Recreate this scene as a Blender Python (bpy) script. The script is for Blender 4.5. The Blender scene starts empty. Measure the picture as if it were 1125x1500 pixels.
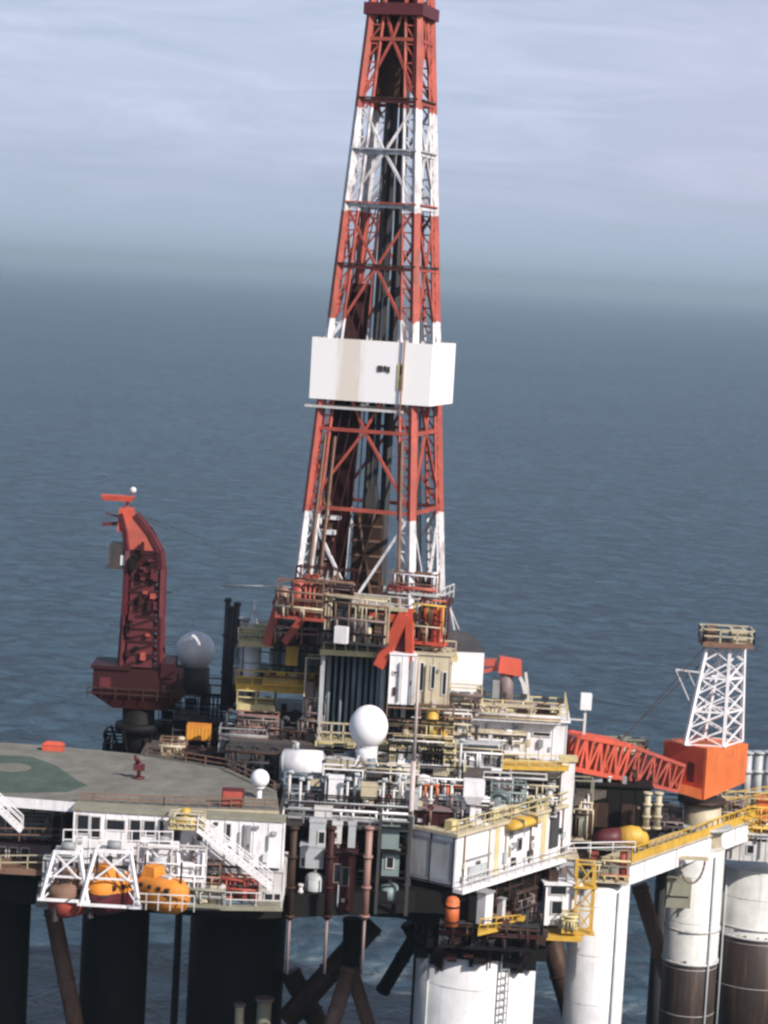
import bpy, math, random
from mathutils import Vector, Matrix
sc = bpy.context.scene
COL = sc.collection
R = random.Random(7)

# ------------------------------------------------------------------ camera
FPX = 3570.0
CAM = Vector((0, -210, 67))
PITCH, ROLL = math.radians(-5.52), math.radians(3.2)
fw = Vector((0, math.cos(PITCH), math.sin(PITCH)))
r0 = Vector((1, 0, 0)); u0 = r0.cross(fw)
rt = r0 * math.cos(ROLL) + u0 * math.sin(ROLL)
up = u0 * math.cos(ROLL) - r0 * math.sin(ROLL)
cd = bpy.data.cameras.new('camera'); cam = bpy.data.objects.new('camera', cd); COL.objects.link(cam)
cam.matrix_world = Matrix(((rt.x, up.x, -fw.x, CAM.x), (rt.y, up.y, -fw.y, CAM.y), (rt.z, up.z, -fw.z, CAM.z), (0, 0, 0, 1)))
cd.sensor_fit = 'VERTICAL'; cd.sensor_height = 36; cd.lens = FPX / 1500 * 36
cd.clip_start = 1; cd.clip_end = 200000
sc.camera = cam

def at(px, py, Y):                       # world point seen at a photo pixel at depth Y
    d = fw + rt * ((px - 562.5) / FPX) + up * ((750 - py) / FPX)
    return CAM + d * ((Y + 210) / d.y)
def onz(px, py, z):
    d = fw + rt * ((px - 562.5) / FPX) + up * ((750 - py) / FPX)
    return CAM + d * ((z - CAM.z) / d.z)
def M(px, Y): return px * (Y + 210) / FPX  # photo pixels to metres

# ------------------------------------------------------------------ materials
def nodes(name):
    m = bpy.data.materials.new(name); m.use_nodes = True
    nt = m.node_tree; nt.nodes.clear()
    out = nt.nodes.new('ShaderNodeOutputMaterial'); b = nt.nodes.new('ShaderNodeBsdfPrincipled')
    nt.links.new(b.outputs[0], out.inputs[0])
    return m, nt, b
def N(nt, t, **kw):
    n = nt.nodes.new(t)
    for k, v in kw.items():
        if k in n.inputs: n.inputs[k].default_value = v
        else: setattr(n, k, v)
    return n
def ramp(nt, src, stops):
    r = nt.nodes.new('ShaderNodeValToRGB'); e = r.color_ramp.elements
    while len(e) < len(stops): e.new(0.5)
    for i, (p, c) in enumerate(stops):
        e[i].position = p; e[i].color = (*c, 1) if not isinstance(c, float) else (c, c, c, 1)
    nt.links.new(src, r.inputs[0]); return r
def mix(nt, a, b, fac, mode='MIX'):
    m = nt.nodes.new('ShaderNodeMix'); m.data_type = 'RGBA'; m.blend_type = mode
    for s, v in ((m.inputs[0], fac), (m.inputs[6], a), (m.inputs[7], b)):
        if hasattr(v, 'is_linked'): nt.links.new(v, s)
        elif isinstance(v, (int, float)): s.default_value = v
        else: s.default_value = (*v, 1)
    return m.outputs[2]
def paint(name, col, rough=0.55, rust=0.35, rustcol=(0.16, 0.07, 0.035), metal=0.0, bands=None, var=0.3, wob=0.0, stretch=0.22):
    m, nt, b = nodes(name)
    tc = nt.nodes.new('ShaderNodeTexCoord')
    mp = N(nt, 'ShaderNodeMapping'); mp.inputs['Scale'].default_value = (1, 1, stretch)
    nt.links.new(tc.outputs['Object'], mp.inputs[0])
    n1 = N(nt, 'ShaderNodeTexNoise', Scale=1.6, Detail=6.0, Roughness=0.65); nt.links.new(mp.outputs[0], n1.inputs['Vector'])
    n2 = N(nt, 'ShaderNodeTexNoise', Scale=0.55, Detail=5.0, Roughness=0.6); nt.links.new(tc.outputs['Object'], n2.inputs['Vector'])
    n3 = N(nt, 'ShaderNodeTexNoise', Scale=3.2, Detail=5.0, Roughness=0.7); nt.links.new(tc.outputs['Object'], n3.inputs['Vector'])
    base = col
    if bands:                              # paint bands by height on the object itself
        sep = nt.nodes.new('ShaderNodeSeparateXYZ'); nt.links.new(tc.outputs['Object'], sep.inputs[0])
        zz = N(nt, 'ShaderNodeMath', operation='MULTIPLY_ADD'); nt.links.new(n1.outputs[0], zz.inputs[0]); zz.inputs[1].default_value = wob; nt.links.new(sep.outputs[2], zz.inputs[2])
        dv = N(nt, 'ShaderNodeMath', operation='DIVIDE'); nt.links.new(zz.outputs[0], dv.inputs[0]); dv.inputs[1].default_value = 60.0
        rr = ramp(nt, dv.outputs[0], [(max(0, z / 60), c) for z, c in bands]); rr.color_ramp.interpolation = 'CONSTANT'
        base = rr.outputs[0]
    v = ramp(nt, n2.outputs[0], [(0.25, 1 - var), (0.75, 1 + var * 0.15)])
    c = mix(nt, base, v.outputs[0], 1.0, 'MULTIPLY')
    rr = ramp(nt, n1.outputs[0], [(0.52, 0.0), (0.76, float(min(1, rust * 1.6)))])
    c = mix(nt, c, rustcol, rr.outputs[0])
    sc3 = ramp(nt, n3.outputs[0], [(0.6, 0.0), (0.68, float(min(1, rust)))])   # chips and scabs
    c = mix(nt, c, rustcol, sc3.outputs[0])
    nt.links.new(c, b.inputs['Base Color'])
    if max(col) < 0.06: b.inputs['Specular IOR Level'].default_value = 0.2
    b.inputs['Roughness'].default_value = rough; b.inputs['Metallic'].default_value = metal
    return m
WH, RD = (0.74, 0.72, 0.75), (0.45, 0.085, 0.06)
MAT = dict(
    white=paint('white_paint', (0.78, 0.76, 0.79), rust=0.24, var=0.22), palepink=paint('pale_pink_paint', (0.5, 0.42, 0.41), rust=0.3), dirty=paint('dirty_white_paint', (0.6, 0.58, 0.57), rust=0.4),
    cream=paint('cream_paint', (0.52, 0.45, 0.32), rust=0.35), pale=paint('pale_yellow_paint', (0.6, 0.5, 0.26), rust=0.35),
    yellow=paint('yellow_paint', (0.6, 0.36, 0.05), rust=0.3), orange=paint('orange_paint', (0.66, 0.15, 0.04), rust=0.35, var=0.35),
    amber=paint('amber_paint', (0.72, 0.25, 0.025), rough=0.75, rust=0.35, rustcol=(0.35, 0.16, 0.06), var=0.4), red=paint('red_paint', RD, rust=0.45, var=0.45),
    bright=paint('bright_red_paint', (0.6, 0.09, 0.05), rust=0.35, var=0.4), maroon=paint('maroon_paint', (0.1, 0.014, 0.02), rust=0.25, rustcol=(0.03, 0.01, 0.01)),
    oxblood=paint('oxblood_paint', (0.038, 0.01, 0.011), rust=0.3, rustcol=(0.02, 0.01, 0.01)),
    grey=paint('grey_paint', (0.27, 0.28, 0.29), rust=0.3), steel=paint('pale_grey_paint', (0.42, 0.44, 0.46), rust=0.3),
    teal=paint('teal_grey_paint', (0.2, 0.26, 0.26), rust=0.3), dark=paint('dark_grey_paint', (0.05, 0.05, 0.055), rust=0.3),
    black=paint('black_paint_and_shade', (0.007, 0.006, 0.006), rough=0.7, rust=0.15, rustcol=(0.02, 0.011, 0.008)),  # black paint, also puts the under-deck shade into hull and columns
    brown=paint('brown_primer', (0.045, 0.026, 0.02), rust=0.4), rusty=paint('rusty_steel', (0.2, 0.11, 0.075), rough=0.8, rust=0.6, rustcol=(0.07, 0.03, 0.018)),
    pink=paint('faded_red_primer', (0.3, 0.17, 0.14), rust=0.35), mauve=paint('mauve_grey_paint', (0.2, 0.15, 0.15), rust=0.4),
    olive=paint('olive_grey_paint', (0.26, 0.25, 0.19), rust=0.3), deck=paint('grey_deck_paint', (0.185, 0.178, 0.155), rough=0.85, rust=0.55, rustcol=(0.11, 0.085, 0.065), var=0.5, stretch=1.0),
    green=paint('green_deck_paint', (0.06, 0.092, 0.075), rough=0.85, rust=0.5, rustcol=(0.12, 0.11, 0.09), var=0.5, stretch=1.0), plate=paint('dark_deck_plate', (0.07, 0.06, 0.055), rough=0.8, rust=0.4),
    blue=paint('blue_grey_paint', (0.16, 0.22, 0.28), rust=0.2),
    derrick=paint('derrick_banded_paint', RD, rust=0.75, var=0.5, wob=1.2, rustcol=(0.13, 0.06, 0.04), bands=[(0, WH), (7.9, RD), (21.9, WH), (24.4, RD), (33.6, WH), (42.4, RD)]),
    column=paint('column_banded_paint', WH, rust=0.32, var=0.3, wob=1.6, stretch=0.05, rustcol=(0.22, 0.13, 0.08), bands=[(0, (0.035, 0.022, 0.018)), (7.2, (0.62, 0.62, 0.6))]),
    columnwhite=paint('column_white_paint', (0.68, 0.68, 0.7), rust=0.26, var=0.28, stretch=0.05, rustcol=(0.3, 0.22, 0.16)),
    radome=paint('radome_white', (0.8, 0.78, 0.82), rough=0.65, rust=0.03, var=0.06), radomegrey=paint('radome_grey', (0.72, 0.72, 0.75), rough=0.4, rust=0.1, var=0.3),
)
m, nt, b = nodes('window_glass_dark'); b.inputs['Base Color'].default_value = (0.015, 0.018, 0.022, 1); b.inputs['Roughness'].default_value = 0.12; MAT['glass'] = m
m, nt, b = nodes('wind_wall_paint')        # white sheeting with a tan rust run down its middle
tc = nt.nodes.new('ShaderNodeTexCoord'); sp = nt.nodes.new('ShaderNodeSeparateXYZ'); nt.links.new(tc.outputs['Object'], sp.inputs[0])
a1 = N(nt, 'ShaderNodeMath', operation='SUBTRACT'); nt.links.new(sp.outputs[0], a1.inputs[0]); a1.inputs[1].default_value = -1.5
a2 = N(nt, 'ShaderNodeMath', operation='ABSOLUTE'); nt.links.new(a1.outputs[0], a2.inputs[0])
mp = N(nt, 'ShaderNodeMapping'); mp.inputs['Scale'].default_value = (1.8, 1.8, 0.18); nt.links.new(tc.outputs['Object'], mp.inputs[0])
nz = N(nt, 'ShaderNodeTexNoise', Scale=1.3, Detail=6.0); nt.links.new(mp.outputs[0], nz.inputs['Vector'])
a3 = N(nt, 'ShaderNodeMath', operation='MULTIPLY_ADD'); nt.links.new(nz.outputs[0], a3.inputs[0]); a3.inputs[1].default_value = -1.5; nt.links.new(a2.outputs[0], a3.inputs[2])
rr = ramp(nt, a3.outputs[0], [(0.0, 0.5), (0.3, 0.18), (0.8, 0.02)])
nt.links.new(mix(nt, (0.88, 0.85, 0.86), (0.55, 0.42, 0.28), rr.outputs[0]), b.inputs['Base Color']); b.inputs['Roughness'].default_value = 0.5
MAT['windwall'] = m

# sea
m, nt, b = nodes('sea_water')
tc = nt.nodes.new('ShaderNodeTexCoord')
mp = N(nt, 'ShaderNodeMapping'); mp.inputs['Scale'].default_value = (1, 1, 1); mp.inputs['Rotation'].default_value = (0, 0, 0.12); nt.links.new(tc.outputs['Object'], mp.inputs[0])
w1 = N(nt, 'ShaderNodeTexNoise', Scale=0.15, Detail=8.0, Roughness=0.66, Distortion=0.9); nt.links.new(mp.outputs[0], w1.inputs['Vector'])
w2 = N(nt, 'ShaderNodeTexNoise', Scale=0.012, Detail=4.0, Roughness=0.5); nt.links.new(mp.outputs[0], w2.inputs['Vector'])
w3 = N(nt, 'ShaderNodeTexNoise', Scale=0.35, Detail=6.0, Roughness=0.7, Distortion=0.8); nt.links.new(mp.outputs[0], w3.inputs['Vector'])
w5 = N(nt, 'ShaderNodeTexNoise', Scale=0.0035, Detail=3.0, Roughness=0.6); nt.links.new(mp.outputs[0], w5.inputs['Vector'])
rg = ramp(nt, w5.outputs[0], [(0.35, 0.31), (0.65, 0.33)]); nt.links.new(rg.outputs[0], b.inputs['Roughness'])
ad = N(nt, 'ShaderNodeMath', operation='MULTIPLY_ADD'); nt.links.new(w2.outputs[0], ad.inputs[0]); ad.inputs[1].default_value = 0.35; nt.links.new(w1.outputs[0], ad.inputs[2])
bp = N(nt, 'ShaderNodeBump', Strength=1.0, Distance=5.0); nt.links.new(ad.outputs[0], bp.inputs['Height'])
bp2 = N(nt, 'ShaderNodeBump', Strength=0.8, Distance=1.2); nt.links.new(w3.outputs[0], bp2.inputs['Height']); nt.links.new(bp.outputs[0], bp2.inputs['Normal'])
nt.links.new(bp2.outputs[0], b.inputs['Normal'])
cr = ramp(nt, w1.outputs[0], [(0.4, (0.004, 0.02, 0.038)), (0.6, (0.034, 0.088, 0.135))])
dd = N(nt, 'ShaderNodeVectorMath', operation='DISTANCE'); nt.links.new(tc.outputs['Object'], dd.inputs[0]); dd.inputs[1].default_value = (6, 46, 0)
near = N(nt, 'ShaderNodeMapRange'); nt.links.new(dd.outputs['Value'], near.inputs[0]); near.inputs[1].default_value = 8; near.inputs[2].default_value = 75; near.inputs[3].default_value = 0.16; near.inputs[4].default_value = 0.0
w4 = N(nt, 'ShaderNodeTexNoise', Scale=0.16, Detail=8.0, Roughness=0.72, Distortion=1.2); nt.links.new(mp.outputs[0], w4.inputs['Vector'])
fs = N(nt, 'ShaderNodeMath', operation='ADD'); nt.links.new(w4.outputs[0], fs.inputs[0]); nt.links.new(near.outputs[0], fs.inputs[1])
fo = ramp(nt, fs.outputs[0], [(0.6, 0.0), (0.7, 0.12), (0.8, 0.5)])
nt.links.new(mix(nt, cr.outputs[0], (0.45, 0.52, 0.55), fo.outputs[0]), b.inputs['Base Color'])
b.inputs['IOR'].default_value = 1.33
MAT['sea'] = m

# ------------------------------------------------------------------ mesh builder
class MB:
    def __init__(s): s.v, s.f, s.s = [], [], []
    def add(s, vs, fs, smooth=False):
        o = len(s.v); s.v += [tuple(p) for p in vs]; s.f += [[i + o for i in f] for f in fs]
        s.s += [smooth] * len(fs) if isinstance(smooth, bool) else smooth
        return s
    def box(s, x0, y0, z0, x1, y1, z1):
        vs = [(x0, y0, z0), (x1, y0, z0), (x1, y1, z0), (x0, y1, z0), (x0, y0, z1), (x1, y0, z1), (x1, y1, z1), (x0, y1, z1)]
        return s.add(vs, [[3, 2, 1, 0], [4, 5, 6, 7], [0, 1, 5, 4], [1, 2, 6, 5], [2, 3, 7, 6], [3, 0, 4, 7]])
    def hull8(s, b4, t4):
        return s.add(list(b4) + list(t4), [[3, 2, 1, 0], [4, 5, 6, 7], [0, 1, 5, 4], [1, 2, 6, 5], [2, 3, 7, 6], [3, 0, 4, 7]])
    def poly(s, pts, z0, z1):
        n = len(pts); area = sum(pts[i][0] * pts[(i + 1) % n][1] - pts[(i + 1) % n][0] * pts[i][1] for i in range(n))
        if area < 0: pts = pts[::-1]
        vs = [(p[0], p[1], z0) for p in pts] + [(p[0], p[1], z1) for p in pts]
        return s.add(vs, [list(range(n))[::-1], list(range(n, 2 * n))] + [[i, (i + 1) % n, n + (i + 1) % n, n + i] for i in range(n)])
    def cyl(s, p0, p1, ra, rb=None, n=14):
        rb = ra if rb is None else rb
        p0, p1 = Vector(p0), Vector(p1); d = (p1 - p0).normalized()
        a = d.orthogonal().normalized(); c = d.cross(a)
        vs = []
        for p, r in ((p0, ra), (p1, rb)):
            for i in range(n):
                t = 2 * math.pi * i / n; vs.append(p + (a * math.cos(t) + c * math.sin(t)) * r)
        return s.add(vs, [list(range(n))[::-1], list(range(n, 2 * n))] + [[i, (i + 1) % n, n + (i + 1) % n, n + i] for i in range(n)], [False, False] + [True] * n)
    def bar(s, p0, p1, w, h=None):
        h = h or w
        p0, p1 = Vector(p0), Vector(p1); d = (p1 - p0).normalized()
        a = d.cross(Vector((0, 0, 1)))
        a = a.normalized() if a.length > 1e-3 else Vector((1, 0, 0)); c = a.cross(d)
        q = [a * sx * w / 2 + c * sy * h / 2 for sx, sy in ((-1, -1), (1, -1), (1, 1), (-1, 1))]
        return s.hull8([p0 + k for k in q], [p1 + k for k in q])
    def sph(s, c, r, nu=28, nv=16, zs=1.0, cut=-1.0):
        vs, fs = [], []
        t0 = math.asin(cut)
        for j in range(nv + 1):
            t = t0 + (math.pi / 2 - t0) * j / nv
            for i in range(nu):
                a = 2 * math.pi * i / nu
                vs.append((c[0] + r * math.cos(t) * math.cos(a), c[1] + r * math.cos(t) * math.sin(a), c[2] + r * zs * math.sin(t)))
        for j in range(nv):
            for i in range(nu): fs.append([j * nu + i, j * nu + (i + 1) % nu, (j + 1) * nu + (i + 1) % nu, (j + 1) * nu + i])
        return s.add(vs, fs, True)
    def lattice(s, p0, p1, w, h, n, r, w1=None, h1=None, side=None):
        """four chords with zigzag bracing between two points; w across, h upright"""
        p0, p1 = Vector(p0), Vector(p1); d = (p1 - p0).normalized()
        a = side or d.cross(Vector((0, 0, 1)))
        a = Vector(a).normalized() if a.length > 1e-3 else Vector((1, 0, 0)); c = a.cross(d)
        w1 = w if w1 is None else w1; h1 = h if h1 is None else h1
        def ring(t):
            p = p0.lerp(p1, t); ww, hh = w + (w1 - w) * t, h + (h1 - h) * t
            return [p + a * sx * ww / 2 + c * sy * hh / 2 for sx, sy in ((-1, -1), (1, -1), (1, 1), (-1, 1))]
        rs = [ring(i / n) for i in range(n + 1)]
        for k in range(4): s.bar(rs[0][k], rs[-1][k], r * 2)
        for i in range(n + 1):
            for k in range(4): s.bar(rs[i][k], rs[i][(k + 1) % 4], r * 1.2)
        for i in range(n):
            for k in range(4):
                q = (k, (k + 1) % 4) if (i + k) % 2 else ((k + 1) % 4, k)
                s.bar(rs[i][q[0]], rs[i + 1][q[1]], r * 1.2)
        return s
    def build(s, name, mat, parent=None, off=None):
        me = bpy.data.meshes.new(name)
        if off: s.v = [(p[0] - off[0], p[1] - off[1], p[2] - off[2]) for p in s.v]
        me.from_pydata(s.v, [], s.f); me.polygons.foreach_set('use_smooth', s.s)
        me.materials.append(MAT[mat] if isinstance(mat, str) else mat); me.update()
        o = bpy.data.objects.new(name, me); COL.objects.link(o)
        if parent: o.parent = parent
        if off: o.location = off
        return o
def thing(name, label, cat, loc, rz=0.0, group=None):
    o = bpy.data.objects.new(name, None); COL.objects.link(o); o.empty_display_size = 0.5
    o.location = loc; o.rotation_euler = (0, 0, rz); o['label'] = label; o['category'] = cat
    if group: o['group'] = group
    return o
def tag(o, label, cat, group=None):
    o['label'] = label; o['category'] = cat
    if group: o['group'] = group
    return o
def kind(o, k): o['kind'] = k; return o
def copy_tree(o, parent=None):
    c = o.copy(); COL.objects.link(c)
    if parent: c.parent = parent
    for ch in [x for x in bpy.data.objects if x.parent == o]: copy_tree(ch, c)
    return c

# ------------------------------------------------------------------ sea, air, sky, sun
SEA = -9.0
kind(MB().add([(-60000, -4000, SEA), (60000, -4000, SEA), (60000, 90000, SEA), (-60000, 90000, SEA)], [[0, 1, 2, 3]]).build('sea', 'sea'), 'structure')
hz = MB().box(-30000, -1500, SEA - 1, 30000, 26000, 112).build('haze', 'sea')
hm = bpy.data.materials.new('haze_air'); hm.use_nodes = True; nt = hm.node_tree; nt.nodes.clear()
o_ = nt.nodes.new('ShaderNodeOutputMaterial'); pv = nt.nodes.new('ShaderNodeVolumePrincipled')
pv.inputs['Color'].default_value = (0.43, 0.55, 0.66, 1); pv.inputs['Density'].default_value = 0.0001; pv.inputs['Anisotropy'].default_value = 0.0
nt.links.new(pv.outputs[0], o_.inputs['Volume']); hz.data.materials[0] = hm; kind(hz, 'stuff'); hz['label'] = 'thin pale sea haze in the air'

SUN_EL, SUN_AZ = math.radians(37), math.radians(45)      # azimuth from the viewing side towards +x
sd = Vector((math.sin(SUN_AZ) * math.cos(SUN_EL), -math.cos(SUN_AZ) * math.cos(SUN_EL), math.sin(SUN_EL)))
sl = bpy.data.lights.new('sun', 'SUN'); sl.energy = 4.9; sl.angle = math.radians(0.5); sl.color = (1, 0.94, 0.86)
so = bpy.data.objects.new('sun', sl); COL.objects.link(so); so.rotation_euler = sd.to_track_quat('Z', 'Y').to_euler()
w = bpy.data.worlds.new('World'); sc.world = w; w.use_nodes = True; nt = w.node_tree
bg = nt.nodes['Background']; bg.inputs['Strength'].default_value = 0.1
sk = nt.nodes.new('ShaderNodeTexSky'); sk.sky_type = 'NISHITA'; sk.sun_disc = False
sk.sun_elevation = SUN_EL; sk.sun_rotation = math.pi - SUN_AZ; sk.air_density = 1.2; sk.dust_density = 2.0
tc = nt.nodes.new('ShaderNodeTexCoord'); sp = nt.nodes.new('ShaderNodeSeparateXYZ'); nt.links.new(tc.outputs['Generated'], sp.inputs[0])
mp = N(nt, 'ShaderNodeMapping'); mp.inputs['Scale'].default_value = (4.0, 4.0, 24); mp.inputs['Rotation'].default_value = (0, 0.05, 0); nt.links.new(tc.outputs['Generated'], mp.inputs[0])
cn = N(nt, 'ShaderNodeTexNoise', Scale=2.6, Detail=8.0, Roughness=0.6, Distortion=0.9); nt.links.new(mp.outputs[0], cn.inputs['Vector'])
veil = ramp(nt, sp.outputs[2], [(0.0, (2.1, 2.75, 3.4)), (0.006, (3.2, 4.05, 5.15)), (0.016, (3.7, 4.5, 5.8)), (0.035, (3.8, 4.5, 5.9)), (0.06, (4.2, 4.9, 6.6)), (0.1, (4.2, 4.9, 6.4)), (0.3, (3.0, 3.9, 5.1))])
cl = ramp(nt, cn.outputs[0], [(0.4, 0.0), (0.7, 0.75)])
low = ramp(nt, sp.outputs[2], [(0.02, 0.0), (0.05, 1.0)])
clf = N(nt, 'ShaderNodeMath', operation='MULTIPLY'); nt.links.new(cl.outputs[0], clf.inputs[0]); nt.links.new(low.outputs[0], clf.inputs[1])
bright = mix(nt, veil.outputs[0], (5.6, 6.1, 8.0), clf.outputs[0])
px_ = ramp(nt, sp.outputs[0], [(0.02, 0.0), (0.16, 0.3)])                # the mauve tint of the clouds on one side
pf = N(nt, 'ShaderNodeMath', operation='MULTIPLY'); nt.links.new(px_.outputs[0], pf.inputs[0]); nt.links.new(low.outputs[0], pf.inputs[1])
bright = mix(nt, bright, (5.3, 4.9, 6.3), pf.outputs[0])
hi = ramp(nt, sp.outputs[2], [(0.0, 0.08), (0.12, 0.1), (0.3, 0.75), (0.6, 1.0)])
nt.links.new(mix(nt, bright, sk.outputs[0], hi.outputs[0]), bg.inputs['Color'])

# ------------------------------------------------------------------ builders for things
def root(name, label, cat, px, py, Y, rz=0.0, group=None):
    return thing(name, label, cat, at(px, py, Y), rz, group)
def rail_mb(pts, h=1.1, step=1.6, r=0.06, mid=2):
    mb = MB(); pts = [Vector(p) for p in pts]
    for a, b in zip(pts, pts[1:]):
        n = max(1, int((b - a).length / step))
        for i in range(n + 1):
            p = a.lerp(b, i / n); mb.bar(p, p + Vector((0, 0, h)), r * 1.3)
        for k in range(1, mid + 1): mb.bar(a + Vector((0, 0, h * k / mid)), b + Vector((0, 0, h * k / mid)), r * 1.3)
    return mb
def guard_rail(label, mat, pts, h=1.1, group=None, step=1.6):
    o = Vector(pts[0]); mb = rail_mb(pts, h, step)
    return tag(mb.build('guard_rail', mat, off=o), label, 'guard rail', group)
def louvre(mb, x0, z0, x1, z1, y, n):
    for i in range(n):
        z = z0 + (z1 - z0) * (i + .5) / n; mb.box(x0, y - .07, z - .05, x1, y, z + .05)
def house(name, label, cat, x0, y0, x1, y1, Y, dep, mat, wins=(), doors=(), rz=0.0, roof=None, rib=True, frame='dirty', edge=0.25, top=True):
    """a deckhouse: the rectangle of the photo gives its real width and height at depth Y"""
    T = root(name, label, cat, (x0 + x1) / 2, y1, Y, rz)
    w, h = M(x1 - x0, Y), M(y1 - y0, Y)
    mb = MB().box(-w / 2, 0, 0, w / 2, dep, h)
    if rib:                                   # stiffeners on the plating
        n = max(2, int(w / 1.1))
        for i in range(n + 1):
            x = -w / 2 + w * i / n; mb.box(x - .035, -.06, .05, x + .035, -.003, h - .05)
        n = max(2, int(dep / 1.1))
        for i in range(n + 1):
            y = dep * i / n; mb.box(w / 2 + .003, y - .035, .05, w / 2 + .06, y + .035, h - .05)
    mb.build('wall', mat, T)
    MB().box(-w / 2 - edge, -edge, h, w / 2 + edge, dep + edge, h + .16).build('roof', roof or mat, T)
    for u0_, v0, u1, v1 in wins:
        a, b_, c, d = (u0_ - .5) * w, v0 * h, (u1 - .5) * w, v1 * h
        f = MB().box(a - .09, -.1, b_ - .09, c + .09, -.02, b_).box(a - .09, -.1, d, c + .09, -.02, d + .09).box(a - .09, -.1, b_, a, -.02, d).box(c, -.1, b_, c + .09, -.02, d).build('window', frame, T)
        MB().box(a, -.075, b_, c, -.03, d).build('pane', 'glass', f)
    for u, ww, vh, dm in doors:
        d_ = MB().box((u - .5) * w - ww / 2, -.1, .1, (u - .5) * w + ww / 2, -.02, vh * h).build('door', dm, T)
        MB().box((u - .5) * w + ww / 2 - .2, -.17, vh * h * .45, (u - .5) * w + ww / 2 - .12, -.1, vh * h * .55).build('handle', 'dark', d_)
    if rib:
        rn = random.Random(int(x0 * 7 + y0)); pal = ['dark', 'steel', 'grey', 'cream', 'brown', 'dirty', 'mauve']
        busy = [((a - .5) * w - .15, b_ * h - .1, (c - .5) * w + .15, d * h + .1) for a, b_, c, d in wins] + [((u - .5) * w - ww / 2 - .1, 0, (u - .5) * w + ww / 2 + .1, h) for u, ww, _, _ in doors]
        for i in range(int(w * h * .45)):
            fw_, fh = (rn.uniform(.15, .5), rn.uniform(.2, .7)) if rn.random() < .6 else (rn.uniform(.06, .12), rn.uniform(.8, h * .8))
            if fh > h - .4 or fw_ > w - .4: continue
            x = rn.uniform(-w / 2 + .1, w / 2 - .1 - fw_); z = rn.uniform(.1, h - .2 - fh)
            if any(x < q[2] and x + fw_ > q[0] and z < q[3] and z + fh > q[1] for q in busy): continue
            busy.append((x - .05, z - .05, x + fw_ + .05, z + fh + .05))
            MB().box(x, -.08 - rn.uniform(.05, .25), z, x + fw_, -.062, z + fh).build('wall_pipe' if fw_ < .13 else 'wall_box', rn.choice(pal), T)
        if top:
            x = -w / 2 + rn.uniform(.1, .6)
            while x < w / 2 - .5:
                bw, bh, by = rn.uniform(.25, .9), rn.uniform(.25, 1.1), rn.uniform(.1, max(.15, min(1.2, dep - 1)))
                if rn.random() < .6: MB().box(x, by, h + .16, x + bw, by + bw, h + .16 + bh).build('roof_box', rn.choice(pal), T)
                else: MB().cyl((x + .2, by + .3, h + .16), (x + .2, by + .3, h + .3 + bh), .16, n=10).cyl((x + .2, by + .3, h + .3 + bh), (x + .2, by + .3, h + .45 + bh), .26, n=10).build('roof_vent', rn.choice(pal), T)
                x += bw + rn.uniform(.15, .9)
    return T, w, h
def railed(T, w, h, dep, mat):
    z = h + .16
    rail_mb([(-w / 2, 0, z), (w / 2, 0, z), (w / 2, dep, z)], 1.1).build('roof_rail', mat, T)
def skid(label, x0, y0, x1, y1, Y, dep, mats, seed, rz=0.0, name='equipment_skid', cat='machinery skid', frame=True):
    """a frame carrying vessels, boxes and pipework"""
    rn = random.Random(seed); T = root(name, label, cat, (x0 + x1) / 2, y1, Y, rz)
    w, h = M(x1 - x0, Y), M(y1 - y0, Y)
    MB().box(-w / 2, 0, 0, w / 2, dep, .25).build('base', mats[0], T)
    if frame:
        mb = MB()
        nx = max(1, int(w / 2.2))
        for i in range(nx + 1):
            x = -w / 2 + .08 + (w - .16) * i / nx
            for y in (.1, dep - .1): mb.bar((x, y, .25), (x, y, h), .12)
        for y in (.1, dep - .1):
            for z in (h * .5, h - .07): mb.bar((-w / 2 + .08, y, z), (w / 2 - .08, y, z), .11)
        for x in (-w / 2 + .08, w / 2 - .08): mb.bar((x, .1, h - .05), (x, dep - .1, h - .05), .1)
        mb.build('frame', mats[1 % len(mats)], T)
    x = -w / 2 + .1
    k = 0
    while x < w / 2 - .4 and k < 14:
        bw = min(rn.uniform(.4, 1.3), w / 2 - .1 - x); bh = h * rn.uniform(.3, .95); y = rn.uniform(.15, .5); mat = rn.choice(mats)
        t = rn.random()
        if t < .4:
            bx = MB().box(x, y, .25, x + bw, min(dep - .1, y + rn.uniform(.6, 2)), .25 + bh)
            louvre(bx, x + .1, .3 + bh * .3, x + bw - .1, .2 + bh * .9, y, 4)
            bx.build('cabinet', mat, T)
        elif t < .7:
            r_ = bw / 2
            c = MB().cyl((x + r_, y + r_, .25), (x + r_, y + r_, .25 + bh), r_, n=18).sph((x + r_, y + r_, .25 + bh), r_, 18, 5, .35, 0.0)
            c.build('vessel', mat, T)
        else:
            c = MB(); m_ = 3
            for i in range(m_):
                px_ = x + bw * (i + .5) / m_; zz = .25 + bh * rn.uniform(.6, 1)
                c.cyl((px_, y, .25), (px_, y, zz), .1, n=8); c.cyl((px_, y, zz), (px_, y + 1, zz), .1, n=8)
                c.cyl((px_, y, zz * .5), (px_, y, zz * .5 + .12), .2, n=8)
            c.build('pipework', mat, T)
        x += bw + rn.uniform(.05, .3); k += 1
    for i in range(4):
        z = h * rn.uniform(.2, .95); y = rn.uniform(-.15, .1); rr_ = rn.uniform(.05, .12)
        c = MB().cyl((-w / 2, y, z), (w / 2, y, z), rr_, n=8)
        for t in range(3):
            xx = rn.uniform(-w / 2, w / 2); c.cyl((xx, y, z), (xx, y, max(.2, z - rn.uniform(.4, h * .6))), rr_ * .9, n=8)
        c.build('pipe_run', rn.choice(mats), T)
    return T
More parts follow.
